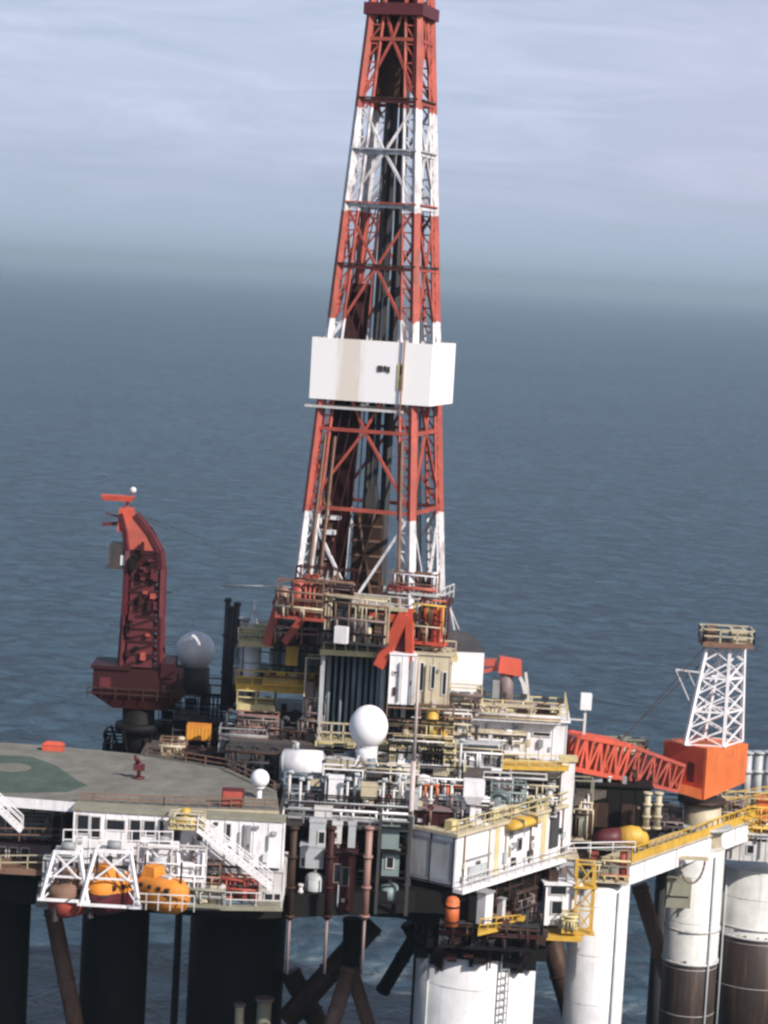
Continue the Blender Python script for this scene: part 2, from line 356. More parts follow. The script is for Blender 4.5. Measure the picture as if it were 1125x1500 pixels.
def pipes(label, xs, y0, y1, Y, r, mat, name='riser_pipe', cat='pipe', group=None):
    out = []
    for i, x in enumerate(xs):
        b_ = at(x, y1, Y); h = M(y1 - y0, Y)
        mb = MB().cyl((0, 0, 0), (0, 0, h), r, n=12)
        for z in (.02, .33, .66, .97): mb.cyl((0, 0, h * z), (0, 0, h * z + .18), r * 1.45, n=12)
        o = mb.build(name, mat); o.location = b_
        tag(o, label if isinstance(label, str) else label[i], cat, group); out.append(o)
    return out
def stair(name, label, p0, p1, width, mat, treads='grey'):
    """inclined stair from the foot p0 up to p1"""
    p0, p1 = Vector(p0), Vector(p1); T = thing(name, label, 'stairs', p0)
    d = p1 - p0; hz_ = Vector((d.x, d.y, 0)).normalized(); sd_ = Vector((-hz_.y, hz_.x, 0)) * width / 2
    for s in (-1, 1):
        MB().bar(sd_ * s, d + sd_ * s, .1, .3).build('stringer', mat, T)
        mb = MB(); n = max(2, int(d.length / 1.5)); k = Vector((0, 0, 1))
        for i in range(n + 1): mb.bar(d * (i / n) + sd_ * s, d * (i / n) + sd_ * s + k, .08)
        mb.bar(sd_ * s + k, d + sd_ * s + k, .09); mb.bar(sd_ * s + k * .5, d + sd_ * s + k * .5, .07)
        mb.build('handrail', mat, T)
    mb = MB(); n = max(3, int(abs(d.z) / .25))
    for i in range(n):
        c = d * ((i + .5) / n); mb.bar(c - sd_, c + sd_, .26, .05)
    mb.build('tread', treads, T)
    return T
def radome(label, px, py, rpx, Y, base_py, mat='radome', post_r=.5, zs=1.0, foot='white'):
    r = M(rpx, Y); T = root('radome', label, 'radome', px - .056 * (base_py - py), base_py, Y)
    h = M(base_py - py, Y)
    MB().sph((0, 0, h), r, zs=zs, cut=-.86).build('dome', mat, T)
    zb = h - r * zs * .86
    mb = MB().cyl((0, 0, 0), (0, 0, zb), post_r, n=16).cyl((0, 0, zb - .12), (0, 0, zb + .03), r * .56, n=24)
    for i in range(4):
        a = math.pi / 4 + i * math.pi / 2; mb.bar((math.cos(a) * post_r * 1.5, math.sin(a) * post_r * 1.5, 0), (math.cos(a) * post_r, math.sin(a) * post_r, max(.3, zb * .5)), .1)
    mb.build('pedestal', foot, T)
    return T
def slab(name, label, cat, pts, z0, z1, mat, k=None):
    c = Vector((sum(p[0] for p in pts) / len(pts), sum(p[1] for p in pts) / len(pts), z0))
    o = MB().poly([(p[0], p[1]) for p in pts], z0, z1).build(name, mat, off=c)
    return tag(o, label, cat)

# ------------------------------------------------------------------ hull
DR = Vector((0.576, 0.817, 0)); OUT = Vector((0.817, -0.576, 0)); YR = math.atan2(DR.y, DR.x)
K = Vector((7.2, -20.0, 0))
def rs(s, o=0.0, z=0.0): return K + DR * s + OUT * o + Vector((0, 0, z))
hullpts = [(-30, -23), (-9, -24.2), (4.2, -19.2), rs(.6, -.6)[:2], rs(44, -.6)[:2], (14, 30), (-20, 26), (-34, 4)]
slab('lower_hull', 'bottom plating painted dark for the shade under the platform deck', 'hull deck', hullpts, 16.6, 18.4, 'black')  # shade under the deck is put into the plating colour
mid = [(-24, -6), (-8, -13), (4.5, -15.5), rs(1.2, -1.2)[:2], rs(44, -1.2)[:2], (14, 30), (-14, 22), (-23.5, 9)]
slab('main_deck', 'dark plated main deck of the platform under the derrick', 'deck', mid, 22.4, 23.05, 'plate')
def terrace(label, pts, z0, z1):
    c = Vector((pts[0][0], pts[0][1], z0)); T = thing('machinery_deck', label, 'deck', c)
    MB().poly([(q[0] - c.x, q[1] - c.y) for q in pts], 0, z1 - z0 - .15).build('plating', 'dark', T)
    MB().poly([(q[0] - c.x, q[1] - c.y) for q in pts], z1 - z0 - .148, z1 - z0).build('deck_plate', 'plate', T)
terrace('low dark machinery deck under the white horizontal tank', [(-8, -11.8), (-3.05, -11.8), (-3.05, -6.05), (-8, -6.05)], 23.06, 24.8)
terrace('dark machinery deck carrying the big white radome', [(-3, -12.9), (8, -12.9), (11.5, -6.05), (-3, -6.05)], 23.06, 26.5)
terrace('upper dark machinery deck below the substructure frame', [(-12, -6), (11.4, -6), (11.4, 10), (-12, 10)], 23.06, 27.2)
terrace('dark machinery deck at the foot of the maroon crane', [(-20, -5), (-12.1, -5), (-12.1, 12), (-20, 12)], 23.06, 24.5)
def deckz(p):
    if p.y < -15: return 23.78
    if p.y < -12.9: return 23.05
    if p.y > -6: return 27.2
    return 26.5 if p.x > -3 else 24.8
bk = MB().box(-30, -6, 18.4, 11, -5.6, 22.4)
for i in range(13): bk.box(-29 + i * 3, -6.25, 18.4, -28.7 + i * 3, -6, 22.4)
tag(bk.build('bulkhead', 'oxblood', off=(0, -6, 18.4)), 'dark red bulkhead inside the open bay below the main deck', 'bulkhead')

# helideck
hp = [onz(*q, 25.6) for q in ((-60, 1084), (0, 1087), (75, 1092), (200, 1104), (330, 1124), (405, 1158), (409, 1187), (240, 1182), (115, 1177), (0, 1168), (-60, 1164))]
c = Vector((-19, -17, 25.0))
T = thing('helideck', 'grey flat helicopter deck with a green landing circle', 'helideck', c)
loc = [(p.x - c.x, p.y - c.y) for p in hp]
MB().poly(loc, 0, .58).build('deck_plate', 'deck', T)
gp = [onz(*q, 25.6) for q in ((-60, 1106), (0, 1106), (45, 1108), (80, 1120), (112, 1142), (128, 1150), (100, 1160), (0, 1161), (-60, 1158))]
MB().poly([(p.x - c.x, p.y - c.y) for p in gp], .58, .6).build('landing_circle', 'green', T)
sp_ = onz(15, 1124, 25.6) - c
MB().cyl((sp_.x, sp_.y, .6), (sp_.x, sp_.y, .615), 1.7, n=28).build('centre_spot', 'deck', T)
front = [loc[10], loc[9], loc[8]]
mb = MB()
for a, b_ in zip(front, front[1:]): mb.bar((a[0], a[1] - .12, .32), (b_[0], b_[1] - .12, .32), .16, .75)
mb.build('edge_beam', 'white', T)
mb = MB()
for a, b_ in zip(loc[6:9], loc[7:10]): mb.bar((a[0], a[1] - .1, .3), (b_[0], b_[1] - .1, .3), .16, .5)
mb.build('net_edge', 'cream', T)
mb = MB()
for i in range(14):
    x = loc[10][0] + (loc[6][0] - loc[10][0]) * i / 13; mb.box(x - .12, loc[8][1] + .6, -.55, x + .12, loc[2][1] - 2, -.002)
mb.build('deck_girder', 'dark', T)
for i in range(7):
    x = loc[10][0] + (loc[6][0] - loc[10][0]) * i / 6; MB().cyl((x, loc[8][1] + 8, -6.6), (x, loc[8][1] + 8, -.55), .18, n=8).build('deck_support', 'dirty', T)
# deck fittings
def monitor(label, px, py, Y, h, mat):
    b_ = onz(px, py, 25.6); T = thing('fire_monitor', label, 'fire monitor', b_)
    mb = MB().cyl((0, 0, 0), (0, 0, h * .7), .16, n=10).cyl((0, 0, 0), (0, 0, .12), .5, n=12); mb.build('stand', mat, T)
    MB().box(-.45, -.3, h * .35, .45, .3, h * .6).build('valve_box', mat, T)
    MB().cyl((-.1, 0, h * .7), (-.3, -.5, h), .22, .14, n=10).build('nozzle', mat, T)
monitor('dark red fire monitor standing on the grey helideck', 203, 1140, 0, 1.9, 'maroon')
b_ = onz(78, 1099, 25.6); T = thing('equipment_box', 'small bright red box on the far edge of the helideck', 'box', b_)
MB().box(-.9, -.4, 0, .9, .4, .5).build('box_body', 'bright', T); MB().hull8([(-.95, -.45, .5), (.95, -.45, .5), (.95, .45, .5), (-.95, .45, .5)], [(-.6, -.2, .75), (.6, -.2, .75), (.6, .2, .75), (-.6, .2, .75)]).build('lid', 'bright', T)
b_ = onz(340, 1182, 25.6); T = thing('fire_cabinet', 'faded red cabinet on the helideck near the white lollipop radome', 'cabinet', b_)
MB().box(-.85, 0, 0, .85, .8, 1.35).build('cabinet_body', 'maroon', T); MB().box(-.75, -.06, .1, .75, -.003, 1.2).build('door', 'red', T)
guard_rail('brown low safety net rail on the back edge of the helideck', 'rusty', [onz(*q, 25.65) for q in ((215, 1107), (330, 1126), (402, 1160))], .8)

# ------------------------------------------------------------------ deckhouses at the front, under the helideck
T, w_, h_ = house('deckhouse', 'white deckhouse with a row of six dark windows under the helideck', 'deckhouse', 104, 1188, 250, 1268, -29, 2.4, 'white',
    wins=[(.04, .58, .15, .92), (.18, .52, .27, .9), (.34, .68, .52, .86), (.58, .5, .68, .88), (.72, .62, .83, .88), (.88, .55, .92, .9)], roof='olive', edge=.15, top=False)
MB().box(-w_ * .42, -.5, -.3, -w_ * .1, -.01, -.06).build('awning', 'dark', T)
house('deckhouse', 'white deckhouse lower storey with wide dark doorways behind the lifeboat frames', 'deckhouse', 106, 1271, 268, 1326, -28.4, 5, 'dirty',
    wins=[(.22, .45, .34, .85), (.45, .5, .52, .85), (.55, .5, .6, .85)], doors=[(.75, 1.6, .9, 'black'), (.9, .7, .8, 'dark')], edge=.1)
house('deckhouse', 'large white plated deckhouse beside the dark brown pole', 'deckhouse', 262, 1198, 414, 1268, -28.2, 2.0, 'white',
    wins=[(.44, .55, .48, .9)], doors=[(.66, .35, .9, 'grey')], roof='olive', edge=.12, top=False)
house('deckhouse', 'grey white lower deckhouse with square dark ports by the stairs', 'deckhouse', 270, 1272, 414, 1326, -27.8, 6, 'dirty',
    wins=[(.82, .16, .9, .42), (.92, .16, .98, .42), (.82, .6, .9, .8), (.55, .12, .64, .5), (.4, .2, .48, .5)], doors=[(.1, .9, .9, 'dark'), (.3, .8, .85, 'maroon')], edge=.1)
# yellow gallery above
skid('yellow beige pipe gallery between the two white deckhouses', 246, 1190, 300, 1216, -30, 1.2, ['pale', 'cream', 'yellow'], 4)
# platform under the houses
pl = [at(52, 1324, -32.5), at(414, 1330, -29.6), at(414, 1330, -18), at(60, 1324, -18)]
slab('walkway', 'pale walkway deck at the foot of the white deckhouses', 'walkway', pl, pl[0].z - .3, pl[0].z, 'olive')
guard_rail('white guard rail at the foot of the deckhouse stairs', 'dirty', [at(300, 1327, -30.2), at(412, 1330, -29.5)], 1.1)
stair('stairway', 'long white stairway slanting down across the large white deckhouse', at(398, 1300, -29.6), at(290, 1214, -29.6), 1.0, 'white', 'dirty')
stair('stairway', 'short white stairway slanting down under the helideck edge', at(32, 1216, -28.0), at(-8, 1178, -28.0), .9, 'white', 'dirty')
skid('rusty pink machinery beneath the stairway of the white deckhouse', 272, 1262, 322, 1322, -30, 1.4, ['pink', 'rusty', 'cream', 'dark'], 9)
skid('grey blue and red machinery below the slanting stairway', 322, 1284, 378, 1326, -29.4, 1.2, ['blue', 'red', 'mauve', 'dark'], 12)
# gallery at far left
T, w_, h_ = house('deckhouse', 'beige shaded deckhouse under the green part of the helideck', 'deckhouse', -60, 1186, 92, 1228, -22.0, 5, 'mauve', wins=[(.45, .3, .5, .8), (.62, .2, .68, .7)], doors=[(.92, .9, .9, 'brown')], roof='cream')
house('deckhouse', 'dull brown deckhouse with pale posts and dark openings at the platform corner', 'deckhouse', -60, 1232, 74, 1272, -22.6, 5, 'mauve', wins=[(.43, .25, .5, .8), (.55, .25, .63, .8), (.68, .3, .76, .8)], roof='brown')
pl = [at(-60, 1278, -26), at(82, 1276, -26), at(82, 1276, -16), at(-60, 1278, -16)]
slab('walkway', 'rust stained walkway edge below the dull brown deckhouse', 'walkway', pl, pl[1].z - .45, pl[1].z, 'rusty')
guard_rail('cream guard rail along the rust stained walkway', 'cream', [at(-40, 1274, -26), at(80, 1273, -26)], 1.1)
guard_rail('brown guard rail on the middle gallery under the helideck', 'rusty', [at(-40, 1231, -25.2), at(96, 1233, -25.2)], 1.0)
skid('teal grey cabinets on the gallery under the white helideck edge', 28, 1186, 76, 1226, -23.6, 1.0, ['teal', 'cream', 'mauve'], 31)

# lifeboats and their white launching frames
def lifeboat(label, px, py, Y, length, hgt, rz, mat, canopy):
    T = root('lifeboat', label, 'lifeboat', px, py, Y, rz, 'lifeboats in the white launching frames')
    L, H = length / 2, hgt
    prof = [(-1, .42, .3), (-.9, .16, .66), (-.6, .03, .92), (0, 0, 1), (.6, .03, .9), (.86, .16, .6), (1, .4, .16)]
    sq = lambda v, e=.62: math.copysign(abs(v) ** e, v)
    def loft(rings, name, mt):
        vs, fs = [], []; n = len(rings[0])
        for r_ in rings: vs += r_
        for i in range(len(rings) - 1):
            for j in range(n - 1): fs.append([i * n + j, i * n + j + 1, (i + 1) * n + j + 1, (i + 1) * n + j])
        fs.append(list(range(n))[::-1]); fs.append([(len(rings) - 1) * n + j for j in range(n)])
        return MB().add(vs, fs, True).build(name, mt, T)
    W_ = H * .42
    hull = [[(x * L, W_ * wd * math.sin(a) , H * (.55 - (.55 - kz) * math.cos(a) ** .8 if math.cos(a) > 0 else .55)) for a in [(-90 + 15 * k) * math.pi / 180 for k in range(13)]] for x, kz, wd in prof]
    loft(hull, 'hull', mat)
    can = [[(x * L * .95, W_ * wd * .96 * sq(math.cos(a)), H * .55 + H * (.36 * (1 - abs(x) ** 4 * .7)) * sq(math.sin(a))) for a in [15 * k * math.pi / 180 for k in range(13)]] for x, kz, wd in prof]
    loft(can, 'canopy', canopy)
    MB().hull8([(-.62 * L, -W_ * .55, H * .85), (-.1 * L, -W_ * .55, H * .85), (-.1 * L, W_ * .55, H * .85), (-.62 * L, W_ * .55, H * .85)], [(-.55 * L, -W_ * .45, H * 1.12), (-.16 * L, -W_ * .45, H * 1.12), (-.16 * L, W_ * .45, H * 1.12), (-.55 * L, W_ * .45, H * 1.12)]).build('cockpit', canopy, T)
    for s in (-.45, -.1, .25, .55): MB().box(s * L - .14, -W_ * .985, H * .64, s * L + .14, -W_ * .7, H * .74).build('window', 'glass', T)
    for s in (-.7, .7): MB().bar((s * L, 0, H * .8), (s * L, 0, H * 1.35), .12).build('hook', 'dark', T)
    MB().box(-L * .99, -.12, .0, -L * .8, .12, H * .4).build('rudder', 'dark', T)
    MB().box(.05 * L, -W_ * .3, H * .88, .35 * L, W_ * .3, H * .94).build('hatch', 'dirty', T)
    MB().bar((-L * .95, -W_ * .9, H * .55), (L * .95, -W_ * .9, H * .55), .08).build('rubbing_strake', 'dark', T)
lifeboat('large amber yellow lifeboat hanging at the end of the row', 236, 1336, -33.3, 4.9, 3.0, math.radians(-34), 'amber', 'amber')
lifeboat('orange lifeboat with a dark red lower hull hanging in the middle of the white frames', 164, 1338, -33, 4.8, 3.4, math.radians(48), 'maroon', 'amber')
lifeboat('red brown lifeboat in the shade of the outer white frame', 108, 1342, -33, 4.6, 3.3, math.radians(55), 'red', 'rusty')
def davit(label, x0, x1, y0, y1, Y, lean):
    T = root('lifeboat_davit', label, 'davit', (x0 + x1) / 2, y1, Y); w = M(x1 - x0, Y); h = M(y1 - y0, Y)
    for s in (-1, 1):
        MB().bar((s * w / 2 + lean * s, -.6, 0), (s * w * .38, 0, h), .24).bar((s * w * .3, 1.4, 0), (s * w * .38, 1.4, h), .18).bar((s * w * .38, 1.4, h * .3), (s * w * .45, -.4, h * .5), .14).build('arm', 'white', T)
    for p_, q_, t_ in (((-w / 2 - lean - .2, -.6, .1), (w / 2 + lean + .2, -.6, .1), .2), ((-w * .4, 0, h), (w * .4, 0, h), .24), ((-w * .4, 1.4, h), (w * .4, 1.4, h), .2), ((-w * .42, -.2, h * .5), (w * .42, -.2, h * .5), .14)):
        MB().bar(p_, q_, t_).build('cross_beam', 'white', T)
    MB().bar((-w * .38, 0, h), (w * .36, -.3, h * .5), .13).bar((w * .38, 0, h), (-w * .36, -.3, h * .5), .13).build('cross_brace', 'white', T)
    MB().cyl((-.5, .7, h + .3), (.5, .7, h + .3), .35, n=14).build('winch', 'grey', T)
    mb = MB()
    for s in (-1, 1):
        mb = MB()
        for i in range(5):
            a = Vector((s * (w / 2 + lean), -.6, 0)).lerp(Vector((s * w * .38, 0, h)), i / 5); b_ = Vector((s * w * .3, 1.4, 0)).lerp(Vector((s * w * .38, 1.4, h)), (i + 1) / 5)
            mb.bar(a, b_, .1)
        mb.build('side_lattice', 'white', T)
davit('white steel lifeboat frame leaning outward at the outer end', 70, 120, 1246, 1318, -34.6, .5)
davit('white steel lifeboat frame over the orange lifeboat', 128, 196, 1244, 1326, -34.8, .5)
davit('white steel lifeboat frame standing behind the amber lifeboat', 206, 262, 1236, 1326, -30.9, .25)
guard_rail('white grating rail hanging low in front of the amber lifeboat', 'dirty', [at(196, 1332, -36), at(284, 1336, -35.4)], 1.2, step=.8)
guard_rail('white lattice guard rail above the lifeboats', 'white', [at(92, 1244, -31), at(252, 1247, -30.6)], 1.5, step=1.0)

# ------------------------------------------------------------------ open dark bay in the middle of the front
pipes(['dark brown round pole beside the large white deckhouse', 'dark red round pole in the open middle bay', 'faded pink pole leaning in the dark middle bay'],
      [424, 479, 534], 1205, 1346, -23.4, .28, 'pink', 'standing_pole', 'pole')
for i, o in enumerate([x for x in COL.objects if x.name.startswith('standing_pole')]): o.data.materials[0] = MAT[('brown', 'oxblood', 'pink')[i]]
for o in [x for x in COL.objects if x.name.startswith('standing_pole')]:
    MB().cyl((0, 0, -4.4), (0, 0, 0), .13, n=8).build('lower_pipe', 'mauve', o)
house('cabinet_house', 'dark red steel cabinet house between two standing poles', 'deckhouse', 474, 1246, 516, 1334, -21.5, 4, 'oxblood', wins=[(.3, .5, .5, .8), (.6, .45, .8, .75)], frame='mauve')
def panel(name, label, x0, y0, x1, y1, Y, dep, mat, wins=()):
    return house(name, label, 'locker', x0, y0, x1, y1, Y, dep, mat, wins=wins, rib=False, edge=.05)
panel('locker', 'pale grey locker high in the dark bay beside the brown pole', 452, 1204, 476, 1238, -20.5, 1.6, 'steel', [(.6, .1, .95, .6)])
panel('locker', 'grey locker with a stepped foot in the dark bay', 438, 1240, 474, 1272, -21, 1.6, 'steel', [(.08, .1, .2, .5)])
panel('locker', 'small white locker pair under the grey ledge of the middle bay', 486, 1208, 500, 1236, -20.8, 1, 'dirty', [(.2, .3, .5, .6)])
panel('locker', 'narrow pale locker next to the pink leaning pole', 509, 1208, 520, 1242, -20.8, 1, 'steel')
panel('locker', 'teal grey upper locker on the dark tower of the middle bay', 558, 1216, 584, 1244, -20.4, 1.4, 'teal')
panel('locker', 'grey locker with a black square opening in the dark tower', 558, 1250, 584, 1284, -20.4, 1.4, 'teal', [(.28, .4, .65, .85)])
T = root('storage_tank', 'pale grey domed tank on the floor of the dark bay', 'tank', 459, 1328, -21.5)
MB().cyl((0, .8, 0), (0, .8, 2.1), .8, n=20).sph((0, .8, 2.1), .8, 20, 6, .6, 0.0).build('shell', 'steel', T)
mb = MB()
for a in (.3, 1.4, 2.7, 4, 5.2): mb.bar((.84 * math.cos(a), .8 + .84 * math.sin(a), 0), (.84 * math.cos(a), .8 + .84 * math.sin(a), 2.1), .07)
mb.build('cage', 'dark', T); MB().cyl((0, .8, 2.5), (0, .8, 3), .15, n=8).build('nozzle', 'steel', T)
T = root('storage_tank', 'teal round tank low in the darkest corner of the bay', 'tank', 569, 1320, -20)
MB().cyl((0, .7, 0), (0, .7, 1), .75, n=20).sph((0, .7, 1), .75, 20, 6, .4, 0.0).build('shell', 'teal', T); MB().cyl((0, .7, 1.2), (0, .7, 1.6), .12, n=8).build('nozzle', 'grey', T)
pipes('small white pipe stub standing on the floor of the dark bay', [439], 1296, 1328, -22, .16, 'dirty', 'pipe_stub')
T = root('tower_frame', 'dark open steel tower around the teal lockers', 'frame', 572, 1340, -20.8)
h_ = M(150, -20.8); mb = MB()
for x in (-1.2, 1.2):
    for y in (0, 2): mb.bar((x, y, 0), (x, y, h_), .25)
mb.build('post', 'dark', T)
mb = MB()
for z in (1, 3, 5, 7):
    for y in (0, 2): mb.bar((-1.2, y, z), (1.2, y, z), .18)
mb.build('cross_beam', 'black', T)
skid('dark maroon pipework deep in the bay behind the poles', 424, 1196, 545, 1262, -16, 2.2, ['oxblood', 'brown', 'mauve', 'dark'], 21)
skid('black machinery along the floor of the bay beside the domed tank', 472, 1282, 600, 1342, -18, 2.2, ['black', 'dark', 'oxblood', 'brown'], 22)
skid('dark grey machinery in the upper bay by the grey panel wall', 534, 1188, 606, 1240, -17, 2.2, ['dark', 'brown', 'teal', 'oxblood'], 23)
T, w_, h_ = house('deckhouse', 'dark maroon deckhouse on top of the grey panel wall', 'deckhouse', 596, 1186, 668, 1222, -17.6, 4, 'oxblood', roof='mauve')

# ------------------------------------------------------------------ corner accommodation block
T = thing('accommodation_block', 'white accommodation block at the corner with its end wall painted grey for shade', 'building', K + Vector((0, 0, 18.95)), YR)
BL, BH = 17.0, 4.15
mb = MB().box(0, .05, 0, BL, 4.6, BH)
for x in (0.05, 5.6, 6.4, 12.8, 13.6): mb.box(x, -.03, .05, x + .12, .047, BH)
mb.build('wall', 'white', T)
mb = MB()
for y in (.1, 2.3, 4.45): mb.box(-.12, y, .05, -.003, y + .12, BH - .1)
mb.box(-.12, .1, .06, -.005, 4.5, .2); mb.build('end_frame', 'dark', T)
MB().box(-.06, .35, .45, -.003, 4.3, BH - .5).build('end_shade_panel', 'steel', T)  # grey sheet puts the end wall's shade into its colour
MB().box(-.25, -.25, BH, BL + .1, 4.7, BH + .25).build('roof', 'cream', T)
MB().box(-.05, -.9, -.35, BL + .1, .04, -.05).build('walkway_edge', 'white', T)
for x0, x1, z0, z1, mt in ((5.7, 6.3, .05, 4, 'pale'), (12.9, 13.6, .05, 4, 'pale')): MB().box(x0, -.08, z0, x1, -.035, z1).build('pillar', mt, T)
MB().box(14.3, -.12, .9, 15.6, .045, 3.9).build('door', 'dark', T)
for x0, x1, z0, z1 in ((3.0, 3.7, .2, 1.7), (9.2, 9.9, 1.5, 2.6)):
    f = MB().box(x0, -.06, z0, x1, .045, z1).build('window', 'grey', T); MB().box(x0 + .1, -.085, z0 + .1, x1 - .1, -.062, z1 - .1).build('pane', 'glass', f)
MB().box(1.6, -.1, 1.9, 5.2, .03, 2.05).build('cable_tray', 'grey', T)
MB().box(1.9, -.12, .1, 4.6, .02, 1.4).build('louvre_panel', 'steel', T)
rail_mb([(-.2, -.15, BH + .25), (BL, -.15, BH + .25)], 1.1, 1.3).build('roof_rail', 'pale', T)
rail_mb([(0, -.85, -.05), (BL, -.85, -.05)], 1.1, 1.3).build('walkway_rail', 'dirty', T)
rn = random.Random(12)
for i in range(34):
    x, z, fw_, fh = rn.uniform(.4, 16.2), rn.uniform(.2, 2.9), rn.uniform(.12, .7), rn.uniform(.12, .9)
    if 5.4 < x + fw_ and x < 6.5 or 12.6 < x + fw_ and x < 15.8 or (1.5 < x + fw_ and x < 5.4 and z < 2.3) or (9 < x + fw_ and x < 10.1): continue
    MB().box(x, -.2, z, x + fw_, .045, z + fh).build('wall_box', rn.choice(['dirty', 'cream', 'grey', 'dark', 'steel']), T)
for x in (1.2, 4.9, 7.4, 11.2, 16.3): MB().cyl((x, -.05, .1), (x, -.05, BH), .07, n=8).build('downpipe', rn.choice(['cream', 'grey', 'rusty']), T)
for i in range(26):
    x, y = rn.uniform(.3, 16.4), rn.uniform(.4, 3.8); bw, bh = rn.uniform(.3, 1.2), rn.uniform(.3, 1.5)
    if rn.random() < .5: MB().box(x, y, BH + .25, x + bw, y + .7, BH + .25 + bh).build('roof_box', rn.choice(['dirty', 'cream', 'mauve', 'dark', 'steel', 'pale']), T)
    else: MB().cyl((x, y, BH + .25), (x, y, BH + .4 + bh), .14, n=8).cyl((x, y, BH + .4 + bh), (x, y, BH + .6 + bh), .26, n=10).build('roof_vent', rn.choice(['dirty', 'cream', 'steel', 'dark']), T)
# what hangs below the block
T = thing('deck_hull', 'steel hull box painted dark for the shade below the corner accommodation block', 'hull deck', rs(.6, -.4, 0), YR)
MB().box(0, 0, 15.3, 17.5, 7, 18.55).build('plating', 'black', T)  # black holds the shade below the block
mb = MB()
for x in range(0, 18, 2): mb.box(x, -.25, 15.3, x + .2, -.003, 18.5)
mb.build('stiffener', 'brown', T)
T = root('gas_cylinder', 'rusty orange upright cylinder hanging in the dark below the corner', 'cylinder', 661, 1356, -21.6)
MB().cyl((0, 0, 0), (0, 0, 2.0), .55, n=20).sph((0, 0, 2.0), .55, 20, 6, .7, 0.0).build('shell', 'rusty', T).data.materials[0] = MAT['orange']
MB().cyl((0, 0, .3), (0, 0, .45), .6, n=20).cyl((0, 0, 1.5), (0, 0, 1.65), .6, n=20).build('strap', 'oxblood', T)
T = root('vent_duct', 'white upright duct under the corner accommodation block', 'duct', 715, 1354, -19.6, YR)
MB().box(-.55, 0, 0, .55, .8, 2.5).build('duct_body', 'white', T); MB().box(-.7, -.1, 2.5, .7, .9, 2.65).build('flange', 'grey', T)
T = root('vent_duct', 'thin white duct standing among dark pipes below the block', 'duct', 737, 1350, -17.6, YR)
MB().box(-.22, 0, 0, .22, .5, 1.8).build('duct_body', 'dirty', T); MB().box(-.3, -.06, 1.8, .3, .56, 1.92).build('flange', 'grey', T)
skid('dark pipework with brown cabinets hanging under the accommodation block', 738, 1300, 800, 1356, -15.5, 1.5, ['dark', 'brown', 'mauve', 'oxblood'], 41, YR)
pl = [at(700, 1366, -21.2), at(762, 1360, -17.5), at(770, 1360, -14.5), at(700, 1366, -17)]
slab('service_platform', 'small yellow edged platform hanging above the big white column', 'platform', pl, pl[0].z - .3, pl[0].z, 'yellow')
guard_rail('yellow guard rail of the small hanging platform', 'yellow', [at(702, 1364, -21.1), at(762, 1358, -17.4)], 1.0, step=.9)
skid('pipe valves on the small yellow hanging platform', 716, 1338, 758, 1362, -17.6, 1.0, ['yellow', 'rusty', 'cream'], 43, YR)

# white corner post and cabin on the outboard side
T = root('corner_post', 'tall white square post at the outer end of the accommodation block', 'post', 824, 1262, -6.4)
h_ = M(152, -6.4)
MB().box(-.55, 0, 0, .55, 1.1, h_).build('shaft', 'white', T); MB().box(-.75, -.2, h_, .75, 1.3, h_ + .3).build('cap', 'pale', T); MB().box(-.7, -.15, -.2, .7, 1.25, 0).build('foot', 'cream', T)
house('control_cabin', 'small white cabin with two dark square windows above the yellow ladder tower', 'cabin', 796, 1294, 846, 1356, -9.5, 3.5, 'white', wins=[(.12, .78, .6, .97), (.2, .3, .5, .6)], rz=.12)
house('control_cabin', 'pale grey cabin tucked under the outer end of the block', 'cabin', 796, 1256, 842, 1290, -7.5, 3, 'steel', wins=[(.2, .2, .4, .6)], roof='cream')
def ladder_tower(label, px, y0, y1, Y, w, mat):
    T = root('ladder_tower', label, 'ladder tower', px, y1, Y); h = M(y1 - y0, Y)
    mb = MB()
    for x in (-w / 2, w / 2):
        for y in (0, w): mb.bar((x, y, 0), (x, y, h), .16)
    mb.build('post', mat, T)
    mb = MB(); n = int(h / 1.5)
    for i in range(n):
        z0, z1 = h * i / n, h * (i + 1) / n
        mb.bar((-w / 2, 0, z0), (w / 2, 0, z1), .11).bar((w / 2, w, z0), (-w / 2, w, z1), .11).bar((w / 2, 0, z0), (w / 2, w, z1), .11)
        for y in (0, w): mb.bar((-w / 2, y, z1), (w / 2, y, z1), .1)
    mb.build('brace', mat, T)
    for i in range(0, n + 1, 2): MB().box(-w / 2 - .25, -.25, h * i / n - .06, w / 2 + .25, w + .25, h * i / n + .06).build('landing', mat, T)
    return T
ladder_tower('yellow ladder tower beside the outboard white column', 853, 1262, 1368, -9.8, 1.5, 'yellow')
pl = [at(796, 1372, -11), at(852, 1368, -11), at(856, 1366, -8), at(800, 1370, -8)]
slab('service_platform', 'dark lower platform at the foot of the yellow ladder tower', 'platform', pl, pl[0].z - .3, pl[0].z, 'yellow')
skid('yellow cabinets at the foot of the ladder tower', 822, 1336, 846, 1368, -10.6, 1.2, ['yellow', 'pale', 'olive'], 47)

